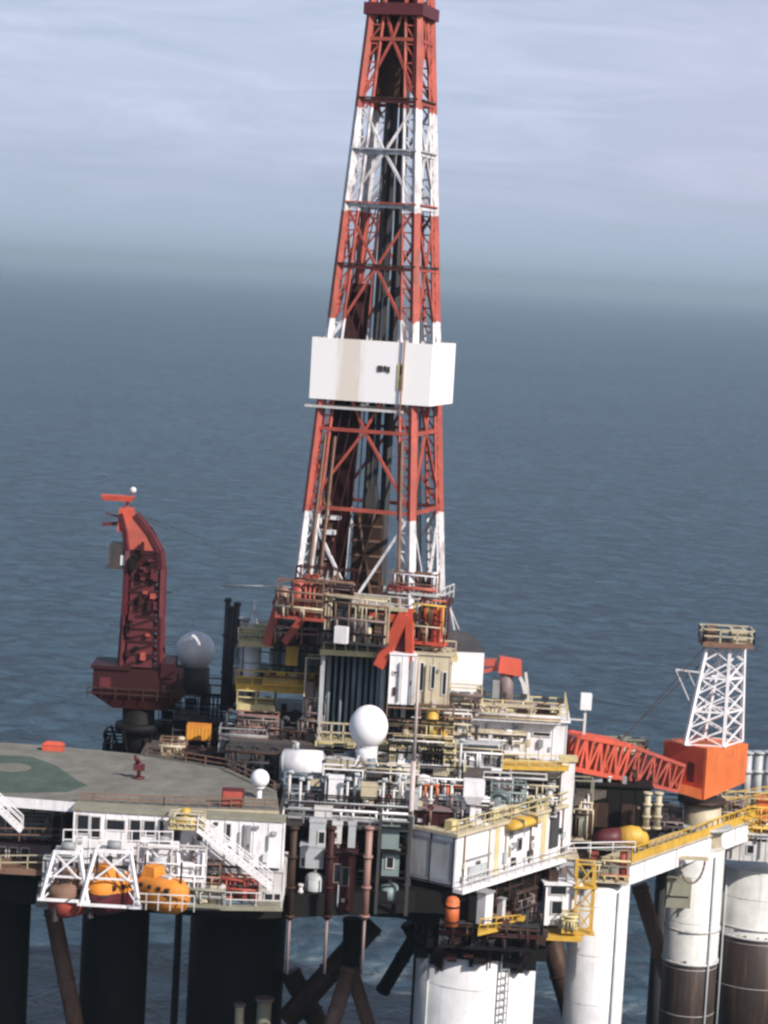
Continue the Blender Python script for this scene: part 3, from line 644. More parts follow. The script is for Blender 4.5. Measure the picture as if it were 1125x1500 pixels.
# ------------------------------------------------------------------ columns, braces
def column(label, px, py, Y, r, mat='column', ladder=None, z0=-12.0, extra=True, top=None):
    b_ = at(px, py, Y); T = thing('platform_column', label, 'column', (b_.x, b_.y, 0)); h = b_.z if top is None else top
    MB().cyl((0, 0, z0), (0, 0, h), r, n=48).build('shell', mat, T)
    if extra:
        MB().cyl((0, 0, h * .55), (0, 0, h * .55 + .25), r + .08, n=48).cyl((0, 0, 6.2), (0, 0, 6.45), r + .12, n=48).build('band', 'dirty' if mat != 'black' else 'black', T)
    if ladder is not None:
        a = ladder; d = Vector((math.sin(a), -math.cos(a), 0)); t = Vector((d.y * -1, d.x, 0)); mb = MB()
        for s in (-.35, .35): mb.bar(d * (r + .3) + t * s + Vector((0, 0, z0)), d * (r + .3) + t * s + Vector((0, 0, h)), .1)
        for i in range(int((h - 3) / .6)):
            q = d * (r + .3) + Vector((0, 0, 3 + i * .6)); mb.bar(q - t * .35, q + t * .35, .08)
        for i in range(int((h - 3) / 2.4)):
            q = d * (r + .3) + Vector((0, 0, 3 + i * 2.4)); mb.bar(q - d * .35, q, .1)
        mb.build('ladder', 'grey', T)
    if 'white' in mat or mat == 'column':
        mb = MB(); z = 1.5
        while z < h - .5: mb.cyl((0, 0, z), (0, 0, z + .05), r + .012, n=48); z += 4.3
        mb.build('weld_seam', 'dirty', T)
        for a in ((-.9,) if r > 4 else (.55,)):
            x, y = (r + .15) * math.sin(a), -(r + .15) * math.cos(a); MB().cyl((x, y, -8), (x, y, h - .4), .1, n=8).build('anode_pipe', 'steel', T)
    return T
T_ = column('huge white round column under the front corner of the deck', 700, 1368, -13.2, 4.95, 'columnwhite', ladder=.42, extra=False, top=15.0)
column('slim bright white column under the outboard walkway', 880, 1290, -3.5, 2.55, 'columnwhite', extra=False)
column('white column with a rust brown lower half beneath the orange crane', 1022, 1240, 9, 2.5, 'column')
column('broad pale grey column with a black lower half at the far end', 1116, 1262, 21, 4.6, 'column')
column('wide column painted black for the shade below the lifeboats', 170, 1345, 0, 2.95, 'black', extra=False, top=16.6)  # the deck's shade is painted into these black column shells
column('very wide column painted black for the shade below the large white deckhouse', 350, 1335, 4, 4.3, 'black', extra=False, top=16.6)
column('column painted black for the shade at the platform corner under the brown deckhouse', 8, 1275, -6, 2.3, 'black', extra=False, top=16.6)
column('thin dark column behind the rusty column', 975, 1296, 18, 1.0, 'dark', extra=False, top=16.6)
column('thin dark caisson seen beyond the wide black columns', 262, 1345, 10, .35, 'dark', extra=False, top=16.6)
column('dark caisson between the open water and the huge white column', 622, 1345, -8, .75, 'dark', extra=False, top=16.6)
mb = MB().cyl((0, 0, 12.7), (0, 0, 15.25), 5.15, n=40)
for i in range(60):
    a = R.uniform(0, 2 * math.pi); rn = R.uniform(.1, 1.5) * R.random(); q = R.uniform(.1, .6); mb.box(5.2 * math.cos(a) - q, 5.2 * math.sin(a) - q, 12.7 - rn, 5.2 * math.cos(a) + q, 5.2 * math.sin(a) + q, 13.0)
mb.build('top_collar', 'black', T_)
for i in range(34):
    a = R.uniform(-2.9, .5); rr_ = R.uniform(5.2, 5.5); z = R.uniform(12.4, 14.4); x, y = rr_ * math.cos(a), rr_ * math.sin(a)
    if i % 2: MB().cyl((x, y, z - R.uniform(.2, 1.4)), (x, y, z + R.uniform(.5, 2)), R.uniform(.06, .16), n=8).build('collar_pipe', R.choice(['dark', 'brown', 'oxblood', 'mauve', 'black']), T_)
    else:
        w_ = R.uniform(.2, .5); MB().box(x - w_, y - w_, z, x + w_, y + w_, z + R.uniform(.3, 1.1)).build('collar_bracket', R.choice(['dark', 'brown', 'black', 'oxblood']), T_)
def brace(label, a, b_, Y0, Y1, r, mat):
    p, q = at(*a, Y0), at(*b_, Y1); mb = MB().cyl((0, 0, 0), q - p, r, n=16); d = (q - p)
    for t in (.03, .5, .97): mb.cyl(d * t, d * (t + .015), r * 1.12, n=16)
    o = mb.build('hull_brace', mat); o.location = p; tag(o, label, 'brace')
brace('slanting grey brace with a rusty foot beside the black column', (76, 1330), (118, 1540), -4, -6, .75, 'rusty')
brace('dark slanting brace crossing toward the sea patch', (548, 1352), (418, 1496), 2, 0, 1.0, 'brown')
brace('dark slanting brace running down from the very wide column', (424, 1424), (490, 1540), 3, 3, .95, 'brown')
brace('dark upright brace meeting the top of the pale brace pair', (516, 1345), (514, 1425), 0, 0, .8, 'black')
brace('pale pinkish brace slanting down toward the wide columns', (512, 1418), (474, 1540), -1, -4, .7, 'pink')
brace('pale tan brace slanting down toward the white column', (514, 1418), (552, 1540), -1, -3, .62, 'rusty')
brace('dark brace slanting from the dark caisson up to the hull', (620, 1352), (560, 1452), 4, 6, .65, 'black')
brace('short black brace under the hull beside the round gap of water', (600, 1350), (640, 1430), 4, 4, .9, 'black')
brace('brown slanting brace between the slim and the rusty columns', (936, 1296), (1000, 1500), 14, 12, .75, 'rusty')
brace('dark slanting brace behind the slim white column', (800, 1352), (842, 1500), 10, 10, 1.0, 'brown')
brace('shadowed slanting brace at the outer platform corner', (30, 1300), (-30, 1500), 0, 0, 1.1, 'brown')
for i, (px, py, hh, mt, lb) in enumerate(((348, 1470, 60, 'cream', 'short cream pile at the foot of the very wide black column'), (384, 1462, 60, 'olive', 'tan pile with a round top at the foot of the very wide column'))):
    T = root('guide_pile', lb, 'pile', px, py + 70, -6); MB().cyl((0, 0, 0), (0, 0, M(70, -6)), .38 + .25 * i, n=16).build('shell', mt, T)
    MB().cyl((0, 0, M(70, -6)), (0, 0, M(70, -6) + .25), .5 + .3 * i, n=16).build('cap', 'mauve', T)
skid('dark hoses and fairleads hanging under the hull edge above the white column', 640, 1352, 790, 1392, -19.4, .8, ['black', 'dark', 'brown', 'oxblood'], 51, 0, 'fairlead', 'fairlead')

# ------------------------------------------------------------------ outboard walkway on the long side
T = thing('outboard_walkway', 'white beam walkway with a yellow rail along the outboard side', 'walkway', at(918, 1298, -5), math.atan2(22, 14.6))
wl = 30
MB().box(0, 0, 0, wl, 2.4, 1.9).build('beam', 'white', T); MB().box(-.1, -.35, 1.9, wl, 2.6, 2.1).build('deck_plate', 'cream', T)
mb = rail_mb([(0, -.3, 2.1), (wl, -.3, 2.1)], 1.3, 1.1, .08); mb.build('rail', 'yellow', T)
MB().box(0, -.33, 2.12, wl, -.28, 2.7).build('toe_board', 'yellow', T)
mb = MB()
for x in (3, 9, 15, 21, 27): mb.box(x, -.08, .1, x + .12, -.003, 1.85)
mb.build('stiffener', 'dirty', T)
T = root('fender_box', 'beige square box fixed on the white column below the yellow rail', 'box', 993, 1330, 5.6)
MB().box(-1.1, 0, 0, 1.1, 1.2, 2.6).build('box_body', 'olive', T); MB().box(-1.0, -.1, 1.0, .9, -.01, 1.1).build('ledge', 'brown', T)
T = root('hose_loop', 'dark hose hanging in a loop over the white beam', 'hose', 1012, 1282, 3.6); mb = MB(); pv_ = None
for i in range(15):
    a = math.pi * i / 14; q = Vector((-1.1 * math.cos(a), -.5, 1.6 - 2.2 * math.sin(a)))
    if pv_: mb.cyl(pv_, q, .1, n=8)
    pv_ = q
mb.build('hose', 'mauve', T); MB().box(-1.4, -.6, 1.5, 1.4, 0, 1.75).build('saddle', 'cream', T)

skid('cream and red machinery between the yellow ladder tower and the walkway', 860, 1242, 922, 1294, -6.5, 2.2, ['cream', 'olive', 'red', 'pale'], 61)
guard_rail('white guard rail across the top of the cream machinery', 'white', [at(832, 1250, -7), at(930, 1248, -6)], .9)
skid('brown and cream pipework on the slim white column head', 842, 1256, 880, 1292, -7.5, 1.5, ['cream', 'brown', 'olive'], 62)
T = root('covered_boat', 'covered work boat with a yellow bow and dark red stern lying on chocks', 'boat', 908, 1240, -1, .12)
mb = MB(); L = 2.3
vs = []; 
def ringb(x, w, h): return [(x, w * math.cos(a), h * (.5 + .5 * math.sin(a))) for a in [2 * math.pi * k / 16 for k in range(16)]]
def tube(mb, rings):
    n = 16; v = [p for r_ in rings for p in r_]; f = []
    for i in range(len(rings) - 1):
        for j in range(n): f.append([i * n + j, (i + 1) * n + j, (i + 1) * n + (j + 1) % n, i * n + (j + 1) % n])
    f.append(list(range(n))); f.append([(len(rings) - 1) * n + j for j in range(n)][::-1]); return mb.add(v, f, True)
tube(MB(), [ringb(-.1, .9, 1.7), ringb(.9, 1.0, 1.9), ringb(1.7, .9, 1.8), ringb(2.2, .6, 1.5), ringb(2.5, .2, 1.0)]).build('bow_cover', 'yellow', T)
tube(MB(), [ringb(-2.3, .6, 1.1), ringb(-1.6, .9, 1.5), ringb(-.9, .95, 1.6), ringb(-.1, .9, 1.69)]).build('stern_cover', 'maroon', T)
MB().box(-1.4, -.8, -.3, -1.2, .8, .2).box(1.2, -.8, -.3, 1.4, .8, .2).build('chock', 'dark', T)
T = house('store_shed', 'shed painted black for the dark void below the lattice boom', 'shed', 846, 1150, 950, 1214, 1.6, 6, 'black', doors=[(.3, 1.4, .6, 'brown'), (.7, 1.2, .6, 'brown')])  # near-black walls paint in the dark void under the boom
skid('cream valves and lockers beside the tall white corner post', 834, 1140, 866, 1232, -2, 2, ['cream', 'olive', 'dirty', 'brown'], 63)
pipes(['pale bent pipe beside the black shed', 'beige pipe next to the orange crane pedestal'], [946, 962], 1160, 1215, -1, .28, 'cream', 'vent_pipe', 'pipe')
skid('dark machinery at the foot of the orange crane pedestal', 944, 1168, 1000, 1234, 8, 2.5, ['brown', 'dark', 'mauve', 'black'], 64)
skid('yellow railings and pipework on the far end of the walkway', 1052, 1166, 1136, 1232, 15, 3, ['yellow', 'pale', 'rusty', 'yellow'], 65)
skid('beige machinery beside the crane pedestal flange', 1046, 1170, 1092, 1206, 14, 2.2, ['brown', 'mauve', 'cream'], 67)
pipes('tall grey white exhaust pipe at the far end of the deck', [1090, 1106, 1122], 1098, 1190, 20, .42, 'steel', 'exhaust_pipe', 'pipe', 'grey exhaust pipes at the far end of the deck')
panel('locker', 'orange locker at the end of the yellow far walkway', 1108, 1172, 1140, 1206, 15.5, 1.5, 'orange')
house('deckhouse', 'grey deckhouse on the broad far column', 'deckhouse', 1064, 1222, 1160, 1262, 15, 5, 'dirty', wins=[(.3, .3, .4, .6)])

# ------------------------------------------------------------------ orange pedestal crane with white mast
T = root('pedestal_crane', 'orange pedestal crane with a white lattice mast and red lattice boom', 'crane', 1030, 1250, 10)
def lp(px, py, Y): return at(px, py, Y) - T.location
MB().cyl((0, 0, 0), lp(1029, 1172, 10), 1.7, n=32).build('pedestal', 'cream', T)
q = lp(1028, 1211, 10); MB().cyl(q, q + Vector((0, 0, .3)), 2.7, n=36).build('flange', 'steel', T)
q = lp(1028, 1175, 10); MB().cyl(q, q + Vector((0, 0, .35)), 2.2, n=36).build('slew_ring', 'brown', T)
h8 = [lp(1031, 1172, 7.2), lp(1092, 1146, 10.6), lp(1030, 1146, 13.5), lp(968, 1158, 10.2)]
zt = lp(1031, 1096, 7.2).z
a_, b2, c2, d2 = [Vector(v) for v in h8]
c2 = Vector((b2.x + d2.x - a_.x, b2.y + d2.y - a_.y, b2.z))
MB().hull8([a_, b2, c2, Vector((d2.x, d2.y, a_.z + .4))], [Vector((v.x, v.y, zt)) for v in (a_, b2, c2, d2)]).build('machinery_house', 'orange', T)
nrm = Vector((d2.x - a_.x, d2.y - a_.y, 0)); nn = Vector((nrm.y, -nrm.x, 0)).normalized()
if nn.y > 0: nn = -nn
mb = MB(); pp = a_ + nrm * .42 + nn * .04
mb.hull8([pp + Vector((0, 0, 1.4)), pp - nrm * .16 + Vector((0, 0, 1.4)), pp - nrm * .16 - nn * .03 + Vector((0, 0, 1.4)), pp - nn * .03 + Vector((0, 0, 1.4))], [pp + Vector((0, 0, 3.2)), pp - nrm * .16 + Vector((0, 0, 3.2)), pp - nrm * .16 - nn * .03 + Vector((0, 0, 3.2)), pp - nn * .03 + Vector((0, 0, 3.2))]).build('door', 'maroon', T)
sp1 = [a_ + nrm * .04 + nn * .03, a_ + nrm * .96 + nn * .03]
MB().hull8([sp1[0] + Vector((0, 0, .5)), sp1[1] + Vector((0, 0, .6)), sp1[1] + Vector((0, 0, .6)) - nn * .028, sp1[0] + Vector((0, 0, .5)) - nn * .028], [Vector((v.x, v.y, zt - .1)) for v in (sp1[0], sp1[1], sp1[1] - nn * .028, sp1[0] - nn * .028)]).build('side_panel', 'bright', T)  # thin red sheet laid over one orange wall
fb = [lp(1003, 1092, 8.4), lp(1060, 1092, 8.4), lp(1086, 1090, 11.6), lp(1030, 1090, 12.6)]
fb = [Vector((v.x, v.y, zt)) for v in fb]; tt = [lp(1036, 944, 9.4), lp(1070, 946, 9.4), lp(1090, 946, 11), lp(1058, 944, 11.4)]
mb = MB()
for a, b_ in zip(fb, tt): mb.bar(a, b_, .3)
mb.build('mast_leg', 'white', T)
mb = MB(); nb = 6
for i in range(nb):
    for k in range(4):
        p1, p2 = fb[k].lerp(tt[k], i / nb), fb[(k + 1) % 4].lerp(tt[(k + 1) % 4], (i + 1) / nb)
        p3, p4 = fb[k].lerp(tt[k], (i + 1) / nb), fb[(k + 1) % 4].lerp(tt[(k + 1) % 4], i / nb)
        mb.bar(p1, p2, .13); mb.bar(p3, p4, .1)
        if i % 2 == 0: mb.bar(p1, p4, .16)
mb.build('mast_brace', 'white', T)
mb = MB(); ctr = (tt[0] + tt[2]) / 2; zt2 = tt[0].z
mb.box(ctr.x - 2.3, ctr.y - 1.6, zt2 - .1, ctr.x + 2.3, ctr.y + 1.6, zt2 + .3); mb.build('head_platform', 'rusty', T)
o = rail_mb([(ctr.x - 2.3, ctr.y - 1.6, zt2 + .3), (ctr.x + 2.3, ctr.y - 1.6, zt2 + .3), (ctr.x + 2.3, ctr.y + 1.6, zt2 + .3), (ctr.x - 2.3, ctr.y + 1.6, zt2 + .3), (ctr.x - 2.3, ctr.y - 1.6, zt2 + .3)], 1.2, 1.2, .09); o.build('head_rail', 'cream', T)
MB().cyl((ctr.x - 1.2, ctr.y - .3, zt2 + .9), (ctr.x - 1.2, ctr.y + .3, zt2 + .9), .75, n=20).cyl((ctr.x + 1, ctr.y - .3, zt2 + .9), (ctr.x + 1, ctr.y + .3, zt2 + .9), .75, n=20).build('sheave', 'dark', T)
MB().box(ctr.x - 1.9, ctr.y - 1.2, zt2 + .3, ctr.x - 1.2, ctr.y + .8, zt2 + 1.6).build('head_block', 'rusty', T)
MB().box(ctr.x + .3, ctr.y - 1.2, zt2 + .3, ctr.x + 1.7, ctr.y + .8, zt2 + 1.5).build('head_block', 'cream', T)
s1 = fb[0].lerp(tt[0], .72)
MB().bar(s1, s1 + Vector((-2.3, 0, .15)), .14).bar(s1 + Vector((-2.3, 0, .15)), s1 + Vector((-.9, 0, -2.6)), .1).bar(s1 + Vector((-1.2, 0, .1)), s1 + Vector((-.4, 0, -1.4)), .08).build('side_bracket', 'dirty', T)
b0, b1 = lp(985, 1136, 7.6), lp(905, 1112, 4.6); b2_ = lp(832, 1098, 2)
MB().lattice(b0, b1, 2.6, 2.4, 7, .15, 2.6, 3.0).build('boom', 'red', T)
MB().lattice(b1, b2_, 2.6, 3.0, 7, .2, 2.4, 2.9).build('boom_tip', 'bright', T)
MB().bar(tt[0], b1 + Vector((0, 0, 1.4)), .07).bar(tt[3], b1 + Vector((0, 1, 1.4)), .07).build('stay_rope', 'dark', T)
MB().hull8([lp(990, 1160, 7.4), lp(1028, 1172, 7.0), lp(1028, 1172, 8.6), lp(990, 1160, 9)], [lp(990, 1146, 7.4), lp(1028, 1156, 7.0), lp(1028, 1156, 8.6), lp(990, 1146, 9)]).build('boom_heel', 'orange', T)
skid('beige gear and winches along the top of the red lattice boom', 868, 1082, 950, 1104, 12, 1.5, ['cream', 'olive', 'rusty', 'pale'], 71, .1)

# ------------------------------------------------------------------ maroon crane at the far side
T = root('pedestal_crane', 'dark maroon crane tower with a bent red head standing against the sea', 'crane', 203, 1112, 6)  # colours run darker from the red head down to the black pedestal
def lp(px, py, Y=6): return at(px, py, Y) - T.location
MB().cyl(lp(203, 1125), lp(203, 1030), 1.45, n=28).cyl(lp(203, 1070), lp(203, 1058), 2.1, n=28).build('pedestal', 'black', T)
mb = MB()
for k in range(6): a = k * math.pi / 3; mb.bar((1.5 * math.cos(a), 1.5 * math.sin(a), 0), (2.6 * math.cos(a), 2.6 * math.sin(a), -.1 + M(50, 6)), .2)
mb.build('bracket', 'black', T)
hb = [lp(160, 1032), lp(236, 1034)]; ht = [lp(137, 970), lp(262, 976)]
zA, zB, zC = lp(200, 1034).z, lp(200, 1012).z, lp(200, 972).z
MB().hull8([(-2.4, -1.6, zA), (2.4, -1.6, zA), (2.4, 2.2, zA), (-2.4, 2.2, zA)], [(-4.4, -2, zB), (3.9, -2, zB), (3.9, 2.6, zB), (-4.4, 2.6, zB)]).box(-4.2, -2, zB + .002, 3.6, 2.6, zC - .3).build('machinery_house', 'oxblood', T)
MB().box(-4.4, -2.2, zC - .3, -.9, 2.7, zC).build('house_roof', 'oxblood', T)
MB().box(1.8, -2.2, zC - .8, 2.9, 2.7, zC + .5).build('roof_box', 'oxblood', T)
MB().box(-3.6, -2.08, zB + .5, -2.6, -2.003, zB + 1.4).build('vent_panel', 'maroon', T)
mb = rail_mb([(-4.6, -2.3, zA + .9), (4.1, -2.3, zA + .9)], 1.0, 1.2); mb.build('rail', 'brown', T)
def sect(px, py, w, d): q = lp(px, py); return [(q.x - w / 2, q.y - d / 2, q.z), (q.x + w / 2, q.y - d / 2, q.z), (q.x + w / 2, q.y + d / 2, q.z), (q.x - w / 2, q.y + d / 2, q.z)]
st = [(207, 974, 3.5, 2.6), (210, 900, 3.2, 2.4), (213, 830, 3.1, 2.2), (212, 806, 2.9, 2.0), (203, 778, 2.2, 1.7), (189, 752, 1.3, 1.3)]
sc_ = [sect(*q) for q in st]; mb = MB(); rails = []
for k in range(4):
    for a, b_ in zip(sc_, sc_[1:]): mb.bar(a[k], b_[k], .42, .42)
mb.build('tower_leg', 'maroon', T)
mb = MB()
for a, b_ in zip(sc_[:3], sc_[1:4]):
    for i in range(4):
        for k in range(4):
            f_ = lambda s, kk, t: Vector(s[0][kk]).lerp(Vector(s[1][kk]), t)
            mb.bar(f_((a, b_), k, i / 4), f_((a, b_), (k + 1) % 4, (i + 1) / 4), .2); mb.bar(f_((a, b_), k, (i + 1) / 4), f_((a, b_), (k + 1) % 4, (i + 1) / 4), .2)
mb.build('tower_brace', 'oxblood', T)
mb = MB()
for a, b_ in zip(sc_[:3], sc_[1:4]):
    ca = [Vector(p) for p in a]; cb = [Vector(p) for p in b_]
    mb.hull8([ca[0].lerp(ca[1], .14), ca[0].lerp(ca[1], .8), ca[3].lerp(ca[2], .8), ca[3].lerp(ca[2], .14)], [cb[0].lerp(cb[1], .14), cb[0].lerp(cb[1], .8), cb[3].lerp(cb[2], .8), cb[3].lerp(cb[2], .14)])
mb.build('ladder_casing', 'maroon', T)
for i in range(22):
    t = R.random(); px_c, py_c = 207 + 6 * t + R.uniform(-20, 20), 970 - 165 * t; q = lp(px_c, py_c)
    MB().box(q.x - R.uniform(.08, .3), -1.75, q.z, q.x + R.uniform(.08, .3), -1.2, q.z + R.uniform(.2, 1.2)).build('tower_fitting', R.choice(['red', 'oxblood', 'black', 'maroon', 'oxblood', 'maroon']), T)
mb = MB()
for a, b_ in zip(sc_[3:], sc_[4:]): mb.hull8(a, b_)
mb.build('bent_head', 'red', T)
MB().hull8(sect(184, 778, 1.35, 1.5), sect(186, 744, 1.25, 1.4)).build('head_box', 'bright', T)
MB().bar(lp(186, 744), lp(188, 728), .25).build('head_post', 'red', T)
q = lp(173, 729); MB().hull8([(q.x - 1.2, q.y - .6, q.z - .25), (q.x + 1.3, q.y - .6, q.z - .25), (q.x + 1.3, q.y + .6, q.z - .25), (q.x - 1.2, q.y + .6, q.z - .25)], [(q.x - 1.5, q.y - .7, q.z + .2), (q.x + 1.5, q.y - .7, q.z + .2), (q.x + 1.5, q.y + .7, q.z + .2), (q.x - 1.5, q.y + .7, q.z + .2)]).build('head_plate', 'bright', T)
q = lp(195, 718); MB().sph(q, .3, 12, 8).build('beacon', 'radomegrey', T)
MB().box(*(lp(161, 828) - Vector((0, 1, 0)))[:], *(lp(186, 796) + Vector((0, 1, 0)))[:]).build('operator_cab', 'dark', T)
q0, q1 = lp(161, 831) - Vector((.2, 1.2, 0)), lp(190, 827) + Vector((0, 1.2, 0)); MB().box(q0.x, q0.y, q0.z, q1.x, q1.y, q0.z + .25).build('cab_floor', 'dark', T)
q0, q1 = lp(178, 826) - Vector((0, 1.05, 0)), lp(187, 812); MB().box(q0.x, q0.y, q0.z, q1.x, q0.y + .04, q1.z).build('cab_window', 'radomegrey', T)
MB().bar(lp(180, 766), lp(150, 768), .3).bar(lp(180, 758), lp(155, 752), .15).build('side_arm', 'maroon', T)
MB().bar(lp(225, 868), lp(252, 868), .18).bar(lp(198, 756), lp(248, 776), .06).bar(lp(198, 752), lp(300, 790), .05).build('rope_guide', 'dark', T)
skid('machinery coloured dark blue for the shadow around the foot of the maroon crane', 228, 1040, 330, 1096, 9, 3, ['dark', 'blue', 'black', 'brown'], 81, name='deck_winch', cat='winch')  # dark blue mix paints in the shadow around the crane foot
skid('black winches on the edge beneath the maroon crane house', 150, 1070, 200, 1108, 7, 2, ['black', 'dark', 'oxblood'], 82, name='deck_winch', cat='winch')

# ------------------------------------------------------------------ derrick
PSI = -math.radians(16)
b_ = at(541, 874, 0); DZ = b_.z
D = thing('derrick', 'tall red and white banded drilling derrick with a white wind wall', 'derrick', b_, PSI)
H, WB, WT = 53.5, 5.1, 1.85
def hw(z): return WB + (WT - WB) * z / H
def cor(z): a = hw(z); return [Vector((-a, -a, z)), Vector((a, -a, z)), Vector((a, a, z)), Vector((-a, a, z))]
c0, c1 = cor(0), cor(H)
for k in range(4):
    mb = MB().bar(c0[k], c1[k], .52)                         # each leg is a narrow braced ladder of its own
    i1, i2 = (c0[k] * .84, c1[k] * .78) if False else (None, None)
    def inn(z, ax):
        a = hw(z); v = Vector(cor(z)[k]); v[ax] *= (1 - 1.5 / a * .75); return v
    for ax in (0, 1):
        mb.bar(inn(0, ax), inn(H, ax), .22)
        n = 34
        for i in range(n):
            z0, z1 = H * i / n, H * (i + 1) / n
            mb.bar(cor(z0)[k], inn(z1, ax), .13); mb.bar(cor(z1)[k], inn(z1, ax), .13)
    mb.build('leg', 'derrick', D)
lev = [0, 7.9, 14.6, 21.9, 28.4, 33.6, 38.1, 42.4, 47.6, H]
for z in lev:
    c = cor(z); mb = MB()
    for k in range(4): mb.bar(c[k], c[(k + 1) % 4], .3)
    mb.build('girt', 'derrick', D)
mb = MB()
for i, (za, zb) in enumerate(zip(lev, lev[1:])):
    a, c = cor(za), cor(zb)
    for k in range(4):
        lo, hi_ = (a, c)
        m_ = (c[k] + c[(k + 1) % 4]) / 2 if i % 2 else (a[k] + a[(k + 1) % 4]) / 2
        src = a if i % 2 else c
        mb.bar(src[k], m_, .22); mb.bar(src[(k + 1) % 4], m_, .22)
mb.build('diagonal_brace', 'derrick', D)
for q0, q1 in ((0, 1), (3, 0)):
    mb = MB()
    for za, zb in zip(lev[:5], lev[1:6]):
        for i in range(3):
            t = .12 + .1 * i; a, c = cor(za), cor(zb)
            mb.bar(a[q0].lerp(a[q1], t), c[q0].lerp(c[q1], t + .12), .1)
    mb.build('service_pipe', 'oxblood', D)
for t in (.1, .2, .9): MB().bar(cor(0)[0].lerp(cor(0)[1], t) + Vector((0, -.15, 0)), cor(14)[0].lerp(cor(14)[1], t) + Vector((0, -.15, 0)), .22).build('stand_pipe', 'rusty', D)
# inside: guide rails, stands of pipe, travelling block
for x, wd in ((-.9, .5), (-.2, .4), (.8, .75)): MB().bar((x, .6, 1), (x * .7, .3, H - .5), wd, .5).build('guide_rail', 'dark', D)
mb = MB()
for i in range(11):
    for j in range(4): mb.cyl((-4.2 + .2 * i, -2.4 + j * .55, .3), (-3.0 + .16 * i, -1.6 + j * .45, 27), .1, n=6)
mb.build('pipe_stand', 'oxblood', D)
mb = MB()
for i in range(5): mb.cyl((2.9 + .27 * i, 2.2, .3), (1.8 + .2 * i, 1.4, 27), .1, n=6)
mb.build('casing_stand', 'dark', D)
MB().box(-1.7, -.5, .3, .9, 1.2, 7.4).build('top_drive', 'brown', D); mb = MB()
for i in range(5): mb.box(-1.8, -.56, .9 + i * 1.3, 1.0, -.503, 1.1 + i * 1.3)
mb.bar((-1.2, -.7, .3), (.3, -.7, 7.3), .16).bar((.3, -.7, .3), (-1.2, -.7, 7.3), .16); mb.build('top_drive_frame', 'rusty', D)
MB().hull8([(-1.0, -.3, 7.4), (.3, -.3, 7.4), (.3, .9, 7.4), (-1, .9, 7.4)], [(-.6, -.1, 9.6), (0, -.1, 9.6), (0, .7, 9.6), (-.6, .7, 9.6)]).build('travelling_block', 'dark', D)
mb = MB()
for i in range(6): mb.bar((-.6 + i * .12, .3, 9.5), (-.7 + i * .28, .2, H), .05)
mb.build('drill_line', 'dark', D)
MB().box(-1.8, -.6, 42.6, .3, .8, 52.6).build('crown_enclosure', 'brown', D)
MB().box(.75, -.4, 44, 1.25, .8, 52.6).build('crown_duct', 'oxblood', D)
mb = MB()
for i in range(16): mb.box(-1.76, -.66, 44.6 + i * .5, .26, -.603, 44.7 + i * .5)
mb.build('enclosure_slat', 'brown', D)
for i, (x, y, z, w_, h_, mt) in enumerate(((-4.6, -4.9, .4, 1.2, 1.5, 'dirty'), (-4.4, -4.7, 2.2, .9, 1.4, 'steel'), (-3.2, -4.8, .4, .7, 2.8, 'rusty'), (-4.3, -4.6, 4.2, .7, 1.6, 'mauve'), (-3.5, -4.5, 5.6, 1.4, .35, 'white'), (-3.3, -4.5, 6.9, 1.5, .3, 'white'), (-2.6, -4.6, .4, .5, 4.6, 'oxblood'))):
    MB().box(x, y, z, x + w_, y + .8, z + h_).build('stand_manifold', mt, D)
rn = random.Random(5)
for i in range(26):
    z = rn.uniform(.3, 9); s = 1 - z / 14; x = -4.9 + z * .09 + rn.uniform(0, 2.6) * s; y = -4.9 + z * .09 + rn.uniform(0, 1.6)
    if rn.random() < .6: MB().box(x, y, z, x + rn.uniform(.25, .9), y + .5, z + rn.uniform(.25, 1.1)).build('foot_cabinet', rn.choice(['oxblood', 'rusty', 'dirty', 'mauve', 'maroon', 'pink', 'cream']), D)
    else: MB().cyl((x, y, max(.1, z - 2)), (x + .1, y, z + 1), .1, n=8).build('foot_pipe', rn.choice(['oxblood', 'rusty', 'dirty', 'maroon']), D)
MB().bar((-1.9, .9, .5), (-1.0, .5, 47), .1).bar((-1.4, .9, .5), (-.6, .5, 47), .1).build('ladder', 'steel', D)
# wind wall and platforms
zw0, zw1 = 17.1, 22.3; a = 5.3; ay0, ay1 = -4.6, 3.0; wx = .35
mb = MB().box(wx - a, ay0, zw0, wx + a, ay0 + .12, zw1).box(wx + a - .12, ay0 + .12, zw0, wx + a, ay1, zw1).box(wx - a, ay0 + .12, zw0, wx - a + .12, ay1, zw1).box(wx - a + .12, ay1 - .12, zw0, wx + a - .12, ay1, zw1)
mb.build('wind_wall', 'windwall', D)
MB().box(-a, ay0 - .1, zw0 - .75, a - 2, ay1, zw0 - .55).build('racking_platform', 'dirty', D)
mb = MB().box(.98, ay0 - .09, 19.75, 1.4, ay0 - .052, 20.25).box(1.5, ay0 - .09, 19.8, 1.75, ay0 - .052, 20.25).box(1.82, ay0 - .09, 19.7, 2.05, ay0 - .052, 20.2); mb.build('painted_mark', 'dark', D)
MB().box(2.75, ay0 - .1, 18.3, 3.3, ay0 - .052, 20.5).build('stained_plate', 'pale', D)
MB().box(2.95, ay0 - .14, 19.6, 3.2, ay0 - .102, 20.3).build('wall_lamp', 'brown', D)
MB().bar((3.15, ay0 - .2, zw0 - 1), (3.3, ay0 - .2, zw1 + 3), .12).build('cable_riser', 'pink', D)
for z, mt in ((42.4, 'brown'), (38.1, 'steel'), (33.6, 'red'), (28.4, 'brown')):
    e = hw(z) + .1; mb = MB().box(-e, -e - .3, z + .2, e, -e + .2, z + .32).box(e - .4, -e + .2, z + .2, e + .2, e, z + .32)
    mb.build('girt_walkway', mt, D)
